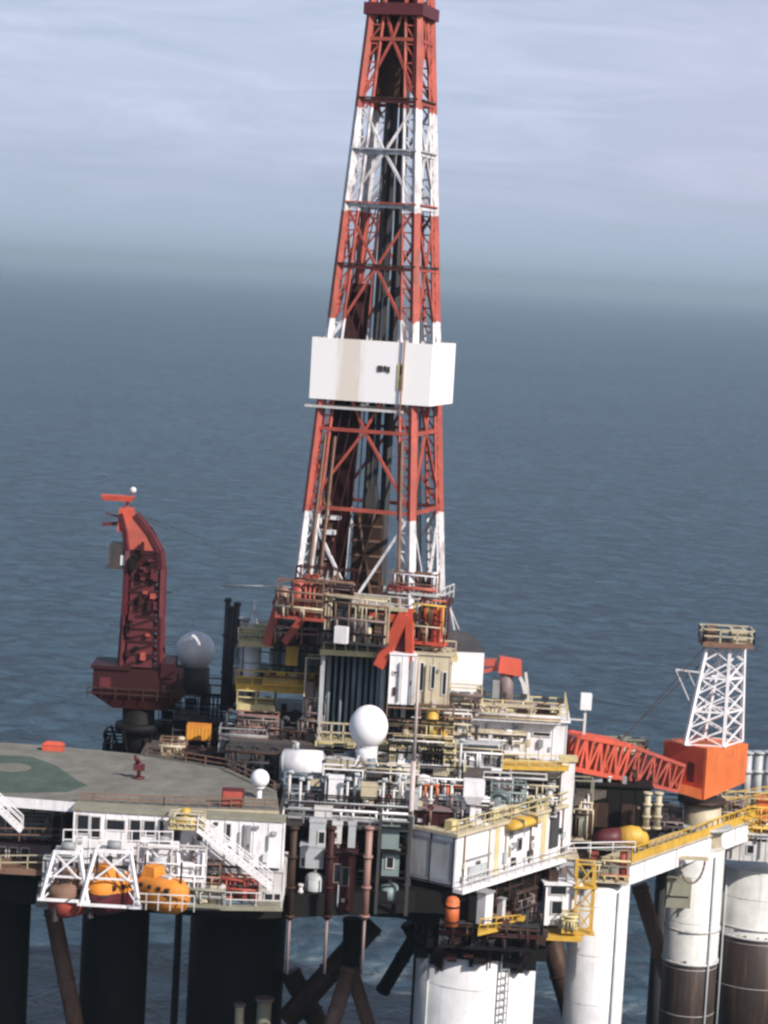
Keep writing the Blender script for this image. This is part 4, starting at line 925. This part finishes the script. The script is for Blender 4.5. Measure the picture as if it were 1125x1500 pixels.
MB().box(-2.6, -2.6, 49.6, 2.6, 2.6, 50.6).build('crown_beam', 'maroon', D)
MB().box(-2.9, -3.0, H, 3.1, 3.0, H + .4).build('crown_platform', 'brown', D)
rail_mb([(-2.9, -3, H + .4), (3.1, -3, H + .4), (3.1, 3, H + .4)], 1.2, 1.2, .09).build('crown_rail', 'yellow', D)
MB().box(-1.5, -1.5, H + .4, 1.5, 1.5, H + 1.6).build('crown_block', 'rusty', D)

# ------------------------------------------------------------------ drill floor and substructure
T = thing('drill_floor', 'drill floor platform with red splayed legs beneath the derrick', 'drill floor', b_, PSI)
MB().box(-6.2, -6.0, -.75, 6.0, 6.2, -.2).build('floor_slab', 'brown', T)
mb = MB().box(-6.4, -6.3, -.5, -2.2, -6.003, -.1).box(-1.6, -6.4, -.15, 5.2, -6.003, .15).box(-.6, -6.4, -1.4, 2.2, -6.003, -.8); mb.build('edge_beam', 'cream', T)
mb = MB().bar((-6.2, -5.6, 0), (-7.2, -5.6, -4.2), .75).bar((-3.6, -5.8, -.8), (-5.6, -5.8, -3.8), .6).bar((-6.4, -5.8, -.9), (-1.4, -5.8, -.9), .55); mb.build('splayed_brace', 'red', T)
mb = MB().bar((5.0, -6, -.3), (3.0, -6, -5.0), .95).bar((5.3, -5.9, .1), (5.6, -5.9, -5), .6).bar((1.9, -5.9, -.8), (4.6, -5.9, -.8), .7); mb.build('splayed_leg', 'bright', T)
MB().box(1.9, -5.6, -3.6, 5.2, -5.3, -1).build('red_panel', 'maroon', T)
MB().bar((6.3, -3, -.1), (6.4, -3, -6.2), .85).build('corner_pipe', 'yellow', T)
MB().box(-.4, -8.5, -3.0, .7, -7.9, -1.6).build('junction_box', 'white', T)
rail_mb([(-6.2, -6, -.2), (6, -6, -.2), (6, 6, -.2)], 1.2, 1.4, .07).build('rail', 'dirty', T)
MB().box(-3.9, -4.8, -.2, -2.2, -3, 2.6).build('doghouse', 'dirty', T); MB().box(-5.6, -4.9, -.2, -4.3, -3.2, 1.6).build('console', 'mauve', T)
p_, q_ = at(328, 858, 1), at(486, 861, -3); o = MB().cyl((0, 0, 0), q_ - p_, .11, n=8).cyl((q_ - p_) * .99, q_ - p_, .3, n=10).build('flare_boom', 'dirty'); o.location = p_; tag(o, 'thin white boom pointing out sideways from the drill floor', 'boom')
skid('dark maroon machinery hanging below the drill floor', 400, 896, 560, 950, -4, 6, ['oxblood', 'mauve', 'dark', 'maroon', 'pink'], 91)
skid('red brown machinery under the red splayed leg', 560, 890, 652, 946, -4, 6, ['maroon', 'rusty', 'cream', 'pink'], 92)

T = root('substructure', 'open grey substructure frame holding dark pipes under the drill floor', 'frame', 563, 1090, -5.5)
w_, h_ = M(195, -5.5), M(138, -5.5)
for x in (-w_ / 2, -w_ * .04, w_ * .13, w_ / 2 - .4):
    MB().bar((x, 0, 0), (x, 0, h_), .36).build('post', 'steel', T); MB().bar((x, 7, 0), (x, 7, h_), .36).build('post', 'steel', T)
MB().box(-w_ / 2 - .3, -.5, h_ - .45, w_ / 2 + .2, 8, h_).build('upper_ledge', 'pale', T)
MB().box(-w_ / 2 - .3, -.6, -.4, w_ * .25, 8, .05).build('lower_ledge', 'pale', T)
MB().box(-w_ / 2, 7.3, .05, w_ / 2, 7.6, h_ - .5).build('back_plate', 'dark', T)
rail_mb([(-w_ / 2, -.4, h_), (w_ / 2, -.4, h_)], 1.3, .9, .09).build('upper_rail', 'cream', T)
rail_mb([(-w_ / 2, -.5, .05), (w_ * .05, -.5, .05)], 1.6, .9, .1).build('lower_rail', 'cream', T)
mb = MB(); rn = random.Random(3)
for i in range(13):
    x = -w_ / 2 + .55 + i * w_ * .62 / 13; mb.cyl((x, 1 + rn.random() * 2, .05), (x, 1 + rn.random() * 2, h_ - .5), rn.uniform(.1, .22), n=8)
mb.build('riser', 'blue', T)
mb = MB()
for i in range(7):
    x = -w_ / 2 + .7 + i * w_ * .6 / 7; mb.cyl((x, 3.5, .05), (x, 3.5, h_ - .5), .36, n=12)
mb.build('conductor', 'black', T)

house('control_cabin', 'white panelled cabin beside the dark pipes of the substructure', 'cabin', 568, 958, 606, 1032, -7.5, 4, 'white', wins=[(.15, .62, .3, .66)], doors=[(.85, .3, .9, 'grey')], edge=.1)
house('control_cabin', 'cream slatted cabin next to the white panelled cabin', 'cabin', 607, 958, 656, 1040, -6.8, 5, 'cream', wins=[(.1, .35, .2, .85), (.45, .4, .55, .8), (.8, .3, .9, .7)], edge=.15)
T = root('plant_room', 'plain white plant room with a sloped dark roof on the sea side', 'plant room', 678, 1040, -3, .1)
w_, h_ = M(54, -3), M(88, -3)
MB().box(-w_ / 2, 0, 1.6, w_ / 2, 5, h_).build('wall', 'white', T)
MB().hull8([(-w_ / 2 - .1, -.1, h_), (w_ / 2 + .15, -.1, h_), (w_ / 2 + .15, 5.1, h_), (-w_ / 2 - .1, 5.1, h_)], [(-w_ / 2, 1.5, h_ + 1.3), (w_ / 2 - .8, 1.5, h_ + 1.1), (w_ / 2 - .8, 4, h_ + 1.1), (-w_ / 2, 4, h_ + 1.3)]).build('roof', 'dark', T)
mb = MB()
for x in (-w_ / 2 + .2, w_ / 2 - .2):
    for y in (.2, 4.8): mb.bar((x, y, 0), (x, y, 1.6), .3)
mb.build('leg', 'dirty', T)
mb = MB().bar((-.6, 4, h_ + 1.2), (-1.1, 4, h_ + 3.2), .16).bar((-1.1, 4, h_ + 3.2), (-.2, 4, h_ + 1.3), .1); mb.build('aerial', 'dirty', T)
skid('brown valves and posts under the raised white plant room', 652, 1006, 706, 1042, -6, 2, ['mauve', 'cream', 'rusty', 'dark'], 95)

T = root('deck_crane', 'small bright red knuckle crane folded on a grey post behind the plant room', 'crane', 741, 1036, 2)
def lp(px, py, Y=2): return at(px, py, Y) - T.location
MB().cyl((0, 0, 0), lp(742, 985), .6, n=16).build('post', 'mauve', T)
MB().hull8([(-.9, -.8, lp(740, 984).z), (1.2, -.8, lp(740, 988).z), (1.2, .8, lp(740, 988).z), (-.9, .8, lp(740, 984).z)], [(-.8, -.7, lp(740, 962).z), (1.1, -.7, lp(740, 966).z), (1.1, .7, lp(740, 966).z), (-.8, .7, lp(740, 962).z)]).build('head', 'bright', T)
MB().bar(lp(728, 970), lp(704, 970), .6).bar(lp(728, 978), lp(704, 984), .35).build('jib', 'red', T)
MB().bar(lp(752, 974), lp(766, 1000), .3).bar(lp(766, 1000), lp(774, 1034), .35).bar(lp(770, 985), lp(776, 1034), .25).build('folded_arm', 'dirty', T)
MB().box(-1.3, -.9, .9, -.7, .9, 2.4).build('operator_cab', 'grey', T)

# white stepped deckhouse below the knuckle crane
T, w_, h_ = house('deckhouse', 'broad white deckhouse below the small red knuckle crane', 'deckhouse', 676, 1052, 828, 1110, -3.2, 8, 'white', wins=[(.68, .62, .84, .7), (.02, .05, .08, .4)], roof='white', rz=-.04, edge=.3)
railed(T, w_, h_, 8, 'pale')
house('deckhouse', 'grey white lower storey with many pipes in front of the broad white deckhouse', 'deckhouse', 664, 1090, 726, 1134, -7, 4, 'steel', wins=[(.2, .4, .3, .8), (.55, .3, .65, .7)], roof='white')
house('deckhouse', 'white lower storey under the yellow walkway beside the corner post', 'deckhouse', 740, 1134, 816, 1200, -6, 5, 'dirty', wins=[(.12, .2, .2, .8), (.34, .1, .44, .75), (.6, .2, .68, .7)], roof='cream')
pl = [at(736, 1122, -8.4), at(832, 1138, -7.6), at(832, 1138, -5), at(736, 1122, -5)]
slab('walkway', 'yellow walkway leading to the red lattice boom', 'walkway', pl, pl[0].z - .3, pl[0].z, 'yellow')
guard_rail('pale yellow guard rail on the yellow walkway near the boom tip', 'pale', [Vector((pl[0].x, pl[0].y, pl[0].z)), Vector((pl[1].x, pl[1].y, pl[0].z))], 1.0, step=1.0)
skid('beige pipes and valves on the roof of the broad white deckhouse', 700, 1026, 822, 1054, 0, 3, ['cream', 'pale', 'olive', 'mauve'], 101)
skid('grey lilac machinery with vents in front of the white lower storey', 664, 1128, 748, 1180, -10, 2.5, ['steel', 'dirty', 'blue', 'white', 'dark'], 102)
skid('dark vent stacks standing beside the yellow tarpaulin', 716, 1146, 770, 1200, -11.5, 1.6, ['dark', 'teal', 'steel', 'grey'], 103)
T = root('tarpaulin_bundle', 'yellow tarpaulin bundle lying on the roof of the accommodation block', 'bundle', 765, 1212, -12.8, YR)
tube(MB(), [[(x, .8 * s_ * math.cos(a), .85 * s_ * (.5 + .5 * math.sin(a))) for a in [2 * math.pi * k / 16 for k in range(16)]] for x, s_ in ((-2.0, .6), (-1.4, 1), (-.3, 1.1), (.6, .95), (1.6, 1.05), (2.1, .5))]).build('cover', 'yellow', T)
mb = MB().box(-1.2, -.9, -.02, -1.1, .9, .96).box(.9, -.9, -.02, 1.0, .9, .96).build('lashing', 'olive', T)

# ------------------------------------------------------------------ domes, masts, lamps
radome('big white round radome on a short pedestal in front of the substructure', 540, 1063, 29, -12, 1118, post_r=.9, zs=1.12)
radome('grey white radome half shaded beside the dark exhaust stacks', 287, 952, 29, 11, 1012, 'radomegrey', 1.4, foot='dark')
radome('small white lollipop radome on a thin post by the helideck', 381, 1139, 14, -21, 1184, post_r=.2)
T = root('lamp_mast', 'white square headed mast standing on the roof of the corner block', 'mast', 690, 1228, -16.5)
h_ = M(88, -16.5)
MB().bar((0, 0, 0), (0, 0, h_ - 1.4), .42).build('post', 'white', T)
MB().hull8([(-.5, -.5, h_ - 1.9), (.5, -.5, h_ - 1.9), (.5, .5, h_ - 1.9), (-.5, .5, h_ - 1.9)], [(-.85, -.8, h_ - 1.2), (.85, -.8, h_ - 1.2), (.85, .8, h_ - 1.2), (-.85, .8, h_ - 1.2)]).box(-.85, -.8, h_ - 1.198, .85, .8, h_).build('head', 'white', T)
T = root('lamp_mast', 'white box lamp on a thin pole against the sea by the red boom', 'mast', 855, 1080, 2)
MB().bar((0, 0, 0), (0, 0, M(42, 2)), .22).bar((-1.6, 0, M(26, 2)), (0, 0, M(26, 2)), .12).build('post', 'dirty', T)
MB().box(-.48, -.4, M(42, 2), .48, .4, M(66, 2)).build('head', 'white', T)
T = root('whip_mast', 'tall thin pinkish mast standing in front of the cream cabin', 'mast', 596, 1290, -18.5)
h_ = M(330, -18.5); MB().cyl((0, 0, 0), (0, 0, h_ * .55), .21, n=10).cyl((0, 0, h_ * .55), (0, 0, h_), .15, .1, n=10).build('pole', 'palepink', T)
MB().bar((-.5, 0, h_ * .5), (.5, 0, h_ * .5), .08).bar((-.4, 0, h_ * .75), (.4, 0, h_ * .75), .07).build('cross_arm', 'dirty', T)

# ------------------------------------------------------------------ pipe tower between crane and derrick
for x_, y_, lb in ((326, 872, 'tallest dark exhaust stack beside the white silo, farthest from the derrick'), (333, 884, 'dark exhaust stack between the tallest stack and the shorter one'), (340, 878, 'second tallest dark exhaust stack in the row by the white silo'), (347, 902, 'shortest dark exhaust stack standing closest to the white silo')):
    pipes(lb, [x_], y_, 1040, 9, .26, 'dark', 'exhaust_stack', 'stack', 'dark exhaust stacks beside the white silo')
T = root('silo', 'slim white silo with a pointed top on the pale yellow deck', 'silo', 366, 1036, 4)
h_ = M(140, 4); MB().cyl((0, 0, 0), (0, 0, h_ - 2), .78, n=24).cyl((0, 0, h_ - 2), (0, 0, h_), .78, .2, n=24).build('shell', 'columnwhite', T)
MB().cyl((0, 0, h_), (0, 0, h_ + 1.2), .12, n=8).build('vent', 'white', T)
mb = MB()
for z in (2, 4, 6): mb.cyl((0, 0, z), (0, 0, z + .15), .84, n=24)
mb.build('hoop', 'steel', T)
pipes('pale grey silo pipe standing behind the slim white silo', [352], 900, 1036, 5, .4, 'steel', 'vent_pipe')
def ledge(label, x0, y0, x1, y1, Y, dep, mat, railmat):
    T = root('deck_ledge', label, 'deck ledge', (x0 + x1) / 2, y1, Y); w = M(x1 - x0, Y); h = M(y1 - y0, Y)
    MB().box(-w / 2, 0, 0, w / 2, dep, h).build('plate', mat, T)
    rail_mb([(-w / 2, .05, h), (w / 2, .05, h), (w / 2, dep, h)], 1.2, 1.2, .08).build('rail', railmat, T)
    for x in (-w / 2 + .2, w / 2 - .2): MB().bar((x, dep * .7, -2.6), (x, dep * .7, 0), .22).build('post', 'steel', T)
ledge('upper pale yellow ledge at the top of the white silo', 348, 940, 400, 948, 1, 4, 'pale', 'cream')
ledge('long yellow ledge crossing below the grey pipe tower', 344, 1004, 464, 1015, 0, 5, 'yellow', 'yellow')
ledge('short pale yellow ledge low on the pipe tower', 346, 1032, 402, 1042, -1, 3, 'pale', 'pale')
skid('cream lockers on the upper pale yellow ledge', 350, 914, 408, 942, 3, 2, ['cream', 'pale', 'pink', 'dirty'], 111)
T = root('pipe_tower', 'grey pipe tower with pale blue pipes beside the yellow chute', 'pipe tower', 430, 1004, 2)
h_ = M(58, 2); w_ = M(76, 2); mb = MB()
for i in range(12): x = -w_ / 2 + .2 + i * (w_ - .4) / 11; mb.cyl((x, (i % 3) * .5, 0), (x, (i % 3) * .5, h_ * (.8 + .2 * (i % 2))), .22, n=8)
mb.build('pipe', 'teal', T); MB().box(-w_ / 2, 2, 0, w_ / 2, 4, h_ * .95).build('back_plate', 'dark', T)
mb = MB()
for z in (.3, h_ * .5, h_ * .9): mb.bar((-w_ / 2, -.3, z), (w_ / 2, -.3, z), .16)
mb.build('clamp', 'brown', T)
T = root('pipe_chute', 'yellow upright chute below the red splayed brace', 'chute', 427, 974, 0); h_ = M(44, 0)
MB().hull8([(-.55, -.4, 0), (.5, -.4, 0), (.5, .5, 0), (-.55, .5, 0)], [(-.5, -.4, h_), (.6, -.4, h_), (.6, .5, h_), (-.5, .5, h_)]).build('chute_body', 'yellow', T); MB().box(-.8, -.6, h_, .9, .7, h_ + .2).build('flange', 'pale', T)
skid('orange yellow valve bank on the long yellow ledge', 384, 990, 462, 1006, -.5, 2, ['yellow', 'rusty', 'pale', 'yellow'], 112)
house('plant_room', 'dark plant room in the shade under the long yellow ledge', 'plant room', 352, 1042, 458, 1092, 2, 6, 'dark', wins=[(.2, .3, .4, .8), (.6, .2, .8, .7)])
skid('mauve grey pumps under the short pale yellow ledge', 346, 1046, 408, 1076, -3, 2, ['mauve', 'pink', 'mauve', 'dark'], 113)
skid('dusty pink and grey pumps behind the lollipop radome', 318, 1066, 392, 1104, -5, 2.4, ['mauve', 'grey', 'pink', 'mauve'], 114)
skid('dark brown machinery between the lollipop radome and the white tank', 390, 1064, 464, 1122, -5, 2.6, ['brown', 'dark', 'oxblood', 'mauve'], 115)
T = root('yellow_container', 'small bright yellow container on a stand near the helideck', 'container', 289, 1104, 0)
MB().box(-1.05, 0, 1.2, 1.05, 1.6, 2.45).build('container_body', 'amber', T); mb = MB()
for x in (-.95, .95):
    for y in (.1, 1.5): mb.bar((x, y, 0), (x, y, 1.2), .15)
mb.build('stand', 'mauve', T)
mb = MB()
for i in range(7): x = -.95 + i * .31; mb.box(x, -.05, 1.3, x + .1, -.003, 2.35)
mb.build('rib', 'yellow', T)
skid('cream and orange motor set beside the small yellow container', 232, 1082, 272, 1108, -1, 1.6, ['cream', 'rusty', 'pale', 'pink'], 116)
skid('dark red frames and barrows at the back corner of the helideck', 268, 1098, 334, 1126, -3, 1.6, ['maroon', 'oxblood', 'red', 'dark'], 117)
skid('black machinery rising behind the dark red frames', 326, 1096, 412, 1160, -10, 2, ['black', 'dark', 'oxblood', 'brown'], 118)

# ------------------------------------------------------------------ grey clutter band in the middle
T = root('storage_tank', 'white horizontal tank with rounded ends left of the big radome', 'tank', 443, 1140, -11)
r_ = 1.2; MB().cyl((-1.6, 0, r_), (1.6, 0, r_), r_, n=24).build('shell', 'white', T)
MB().cyl((-1.95, 0, r_), (-1.6, 0, r_), .6, r_, n=24).build('end_cap', 'steel', T); MB().cyl((1.6, 0, r_), (1.95, 0, r_), r_, .6, n=24).build('end_cap', 'steel', T)
MB().box(-1.2, -.8, -.4, -.9, .8, .3).box(.9, -.8, -.4, 1.2, .8, .3).build('saddle', 'grey', T); MB().cyl((-.6, 0, r_ * 2), (-.6, 0, r_ * 2 + .6), .2, n=10).build('nozzle', 'steel', T)
skid('lilac grey posts and tanks below the white horizontal tank', 412, 1136, 478, 1196, -14, 2, ['steel', 'blue', 'white', 'dark'], 121)
skid('grey pipework between the white tank and the big radome', 468, 1124, 530, 1196, -15, 2, ['grey', 'white', 'blue', 'dark', 'amber'], 122)
skid('beige grey machinery below the big white radome', 526, 1116, 612, 1190, -14.5, 2.2, ['white', 'cream', 'black', 'dirty', 'yellow'], 123)
skid('brown grey machinery between the tall thin mast and the white headed mast', 604, 1120, 676, 1192, -13.5, 2.2, ['white', 'black', 'brown', 'dirty', 'orange'], 124)
skid('cream and rust machinery under the cream slatted cabin', 562, 1036, 664, 1092, -9.5, 2.6, ['cream', 'rusty', 'black', 'pale', 'yellow'], 125)
skid('olive and yellow machinery to the side of the big white radome', 572, 1084, 668, 1128, -11.5, 2, ['olive', 'pale', 'cream', 'dark'], 126)
skid('pink brown machinery on the near side of the radome pedestal', 462, 1090, 516, 1126, -9, 2, ['white', 'cream', 'pink', 'black', 'amber'], 127)
panel('locker', 'square white cabinet in the grey machinery below the big radome', 528, 1152, 552, 1170, -17.2, 1.2, 'cream')
panel('locker', 'flat white cabinet on the ledge above the dark bay', 460, 1186, 486, 1200, -19.5, 1.2, 'dirty')
panel('locker', 'lilac white cabinet beside the pipework of the grey band', 480, 1140, 502, 1172, -16.8, 1, 'white')
panel('locker', 'pale grey cabinet in front of the maroon deckhouse', 594, 1160, 612, 1186, -18, 1, 'steel')
pl = [at(412, 1204, -19.5), at(606, 1210, -19.5), at(606, 1210, -15), at(412, 1204, -15)]
slab('walkway', 'grey ledge walkway along the top of the dark middle bay', 'walkway', pl, pl[0].z - .25, pl[0].z, 'dark')
guard_rail('grey guard rail on the ledge above the dark middle bay', 'grey', [Vector((pl[0].x, pl[0].y, pl[0].z)), Vector((pl[1].x, pl[1].y, pl[0].z))], 1.1)
house('deckhouse', 'low grey deckhouse wall behind the clutter under the big radome', 'deckhouse', 412, 1118, 660, 1200, -9, 5, 'grey', wins=[(.1, .4, .16, .7), (.5, .4, .56, .7), (.8, .4, .86, .7)], roof='olive')

# thin verticals all through the machinery
def post_kind(name, label, cat, h, r, mat, headmat, spots, group, head):
    T = thing(name, label, cat, at(*spots[0]), 0, group)
    MB().cyl((0, 0, 0), (0, 0, h), r, n=8).build('post', mat, T)
    head(h).build('head', headmat, T)
    T.location.z = deckz(T.location) if 'flood' not in name else T.location.z
    for s in spots[1:]:
        c = copy_tree(T); c.location = at(*s)
        if 'flood' not in name: c.location.z = deckz(c.location)
post_kind('vent_post', 'thin pale vent post with a hooded top standing in the grey machinery', 'vent', 2.9, .11, 'dirty', 'steel',
    [(424, 1150, -16), (438, 1192, -18.5), (452, 1150, -14.5), (476, 1180, -16.5), (495, 1128, -15), (507, 1190, -17.5), (521, 1150, -15.5), (560, 1186, -17), (578, 1140, -15), (588, 1178, -16), (616, 1150, -14), (630, 1186, -17), (648, 1142, -13), (660, 1180, -16.5), (672, 1150, -12.5)],
    'pale vent posts in the grey machinery', lambda h: MB().cyl((-.02, 0, h), (.3, 0, h + .12), .17, n=8).cyl((0, 0, h - .1), (0, 0, h + .2), .16, n=8))
post_kind('flood_light', 'small floodlight on a yellow post along the white upper deck', 'floodlight', 2.3, .08, 'pale', 'dark',
    [(704, 1056, -3), (734, 1060, -3), (764, 1062, -3), (796, 1066, -3), (818, 1068, -3)], 'floodlights along the white upper deck', lambda h: MB().box(-.3, -.25, h, .3, .15, h + .4))
post_kind('goose_vent', 'dark bent vent pipe among the brown machinery near the white tank', 'vent', 1.8, .14, 'dark', 'dark',
    [(348, 1100, -6), (372, 1092, -6), (398, 1118, -6), (412, 1080, -5), (436, 1076, -5), (330, 1086, -3)], 'dark bent vents in the brown machinery', lambda h: MB().cyl((0, 0, h), (.45, 0, h + .2), .16, n=8).cyl((.45, 0, h + .2), (.5, 0, h - .15), .16, n=8))
skid('cream pipework on the near end of the accommodation block roof', 672, 1196, 716, 1226, -15.5, 1.5, ['cream', 'dirty', 'mauve', 'olive'], 131, YR)
skid('grey valve sets along the middle of the accommodation block roof', 708, 1180, 752, 1214, -13.6, 1.4, ['steel', 'dirty', 'cream', 'grey'], 132, YR)
skid('beige lockers at the outer end of the accommodation block roof', 774, 1168, 818, 1196, -9.4, 1.4, ['cream', 'pale', 'olive', 'dirty'], 133, YR)
skid('machinery coloured black for the shadow between the maroon crane and the pipe tower', 236, 1000, 332, 1060, 12, 4, ['black', 'black', 'dark', 'blue'], 134)  # black mass added to paint in the dark shadow area here
skid('stores coloured dark for the shadow behind the yellow container', 250, 1050, 346, 1092, 4, 3, ['black', 'dark', 'brown', 'black'], 135)  # near-black colours carry the same painted shadow forward
skid('dark gear crowded under the upper pale yellow ledge', 340, 952, 404, 1008, 4, 3, ['dark', 'teal', 'black', 'steel'], 136)
skid('maroon winch gear under the drill floor on the crane side', 396, 880, 470, 940, 0, 5, ['maroon', 'oxblood', 'brown', 'pink'], 137)

skid('white pipes and posts crowded before the lower storey doorways', 196, 1238, 300, 1326, -31.4, 1.2, ['white', 'dirty', 'steel', 'white'], 141)
skid('white and grey davit gear on the edge above the outer lifeboat', 60, 1256, 120, 1300, -30.6, 1.2, ['white', 'steel', 'mauve', 'dirty'], 142)
skid('grey hoses and drums at the foot of the amber lifeboat', 262, 1300, 330, 1330, -31.6, 1.0, ['olive', 'grey', 'cream', 'dirty'], 143)
guard_rail('brown and cream low rail along the front edge of the helideck', 'rusty', [onz(*q, 25.6) for q in ((118, 1175), (240, 1180), (404, 1185))], .7, step=.8)
guard_rail('yellow upper guard rail at the far end beyond the orange crane', 'yellow', [at(1062, 1182, 12.5), at(1135, 1170, 14)], 1.3, step=.9)
guard_rail('yellow lower guard rail at the far end beyond the orange crane', 'yellow', [at(1058, 1214, 12), at(1135, 1202, 14)], 1.3, step=.9)

def scatter(name, label, cat, group, parts_fn, spots):
    T = thing(name, label, cat, at(*spots[0]), 0, group); parts_fn(T); T.location.z = deckz(T.location)
    for s in spots[1:]:
        c = copy_tree(T); c.location = at(*s); c.location.z = deckz(c.location); c.rotation_euler = (0, 0, R.uniform(-.6, .6))
def drum_parts(T):
    MB().cyl((0, 0, 0), (0, 0, 1.1), .38, n=14).build('shell', 'blue', T); MB().cyl((0, 0, .35), (0, 0, .42), .41, n=14).build('hoop', 'steel', T)
def crate_parts(T):
    MB().box(-.55, -.45, 0, .55, .45, .8).build('crate_body', 'cream', T); MB().box(-.58, -.48, .8, .58, .48, .9).build('lid', 'dirty', T)
def valve_parts(T):
    MB().cyl((0, 0, 0), (0, 0, 1.3), .12, n=8).build('stem', 'rusty', T); MB().cyl((0, -.1, 1.25), (0, .1, 1.25), .26, n=12).build('handwheel', 'maroon', T)
def q(x0, y0, x1, y1, Y0, Y1, n, seed):
    rn = random.Random(seed); out = []
    for i in range(n):
        v = rn.random(); out.append((rn.uniform(x0, x1), y1 + (y0 - y1) * v, Y0 + (Y1 - Y0) * v))
    return out
scatter('steel_drum', 'blue grey steel drum standing in the crowded middle machinery', 'drum', 'drums in the middle machinery', drum_parts, q(415, 1110, 670, 1196, -14.8, -10, 16, 1))
scatter('wooden_crate', 'small cream crate lying in the crowded middle machinery', 'crate', 'crates in the middle machinery', crate_parts, q(420, 1100, 672, 1192, -14.8, -9, 16, 2))
scatter('valve', 'rusty valve with a dark red handwheel in the crowded middle machinery', 'valve', 'red handwheel valves in the middle machinery', valve_parts, q(415, 1110, 672, 1196, -18.5, -10, 9, 3))
skid('white and lilac plant crowding the seaward face of the grey lower storey', 664, 1086, 736, 1128, -8.6, 1.0, ['white', 'steel', 'dark', 'cream'], 151)
skid('dark pumps in the gap between the grey lower storey and the corner post', 728, 1130, 800, 1178, -8.2, 1.4, ['dark', 'dirty', 'black', 'cream', 'steel'], 152)
skid('cream trunking along the wall of the broad white deckhouse', 684, 1070, 770, 1104, -4.6, .9, ['white', 'cream', 'dirty', 'dark'], 153)
skid('beige and dark plant under the plain white plant room', 616, 1030, 690, 1076, -6, 2, ['cream', 'dark', 'rusty', 'dirty'], 154)
skid('rusty machinery between the substructure and the pipe tower', 440, 960, 476, 1090, -3, 2, ['rusty', 'cream', 'dark', 'mauve'], 155)

skid('rusty red and cream clutter around the foot of the red splayed brace', 400, 850, 474, 908, -7, 1.4, ['red', 'rusty', 'cream', 'oxblood', 'pink'], 161, PSI)
skid('dark and cream winch gear hanging under the middle of the drill floor', 470, 872, 566, 944, -7.6, 1.2, ['dark', 'cream', 'mauve', 'black', 'rusty'], 162, PSI)
skid('orange red gear packed behind the bright red diagonal leg', 572, 872, 652, 944, -6.4, 1.4, ['bright', 'maroon', 'cream', 'yellow', 'rusty'], 163, PSI)
skid('rusty drill pipe gear on the drill floor by the derrick foot', 428, 832, 520, 872, -6.2, 1.4, ['rusty', 'oxblood', 'dirty', 'mauve', 'red'], 164, PSI)
skid('white and brown fittings at the sea side foot of the derrick', 566, 838, 640, 872, -6.6, 1.2, ['dirty', 'rusty', 'white', 'brown', 'red'], 165, PSI)
skid('pale machinery with black parts standing for dark gaps beneath the cream and rust machinery', 566, 1082, 650, 1124, -13.2, 1.2, ['white', 'black', 'cream', 'dirty', 'black'], 166)  # solid black parts paint in the dark gaps between pale ones
skid('white machinery with black parts standing for dark gaps beside the white headed mast', 640, 1150, 716, 1208, -16.2, 1.2, ['white', 'black', 'dirty', 'black', 'steel'], 167)  # black parts again painted as the dark gaps
skid('white and rust fittings along the front of the broad white deckhouse roof', 690, 1034, 822, 1058, -4.2, .9, ['white', 'cream', 'rusty', 'dirty', 'brown'], 168)
skid('black and white pipework tight against the tall white corner post', 760, 1142, 816, 1196, -8.6, 1.2, ['white', 'black', 'dirty', 'cream', 'dark'], 169)
skid('white and dark pipework hanging over the ledge of the dark middle bay', 420, 1168, 600, 1204, -18.6, 1.0, ['white', 'black', 'steel', 'dark', 'mauve'], 170)

sc.view_settings.view_transform = 'Standard'; sc.view_settings.look = 'None'; sc.view_settings.exposure = 0.27; sc.view_settings.gamma = 1
sc.cycles.use_denoising = True
sc.cycles.volume_bounces = 0; sc.cycles.max_bounces = 6; sc.cycles.diffuse_bounces = 3
sc.cycles.filter_width = 2.5
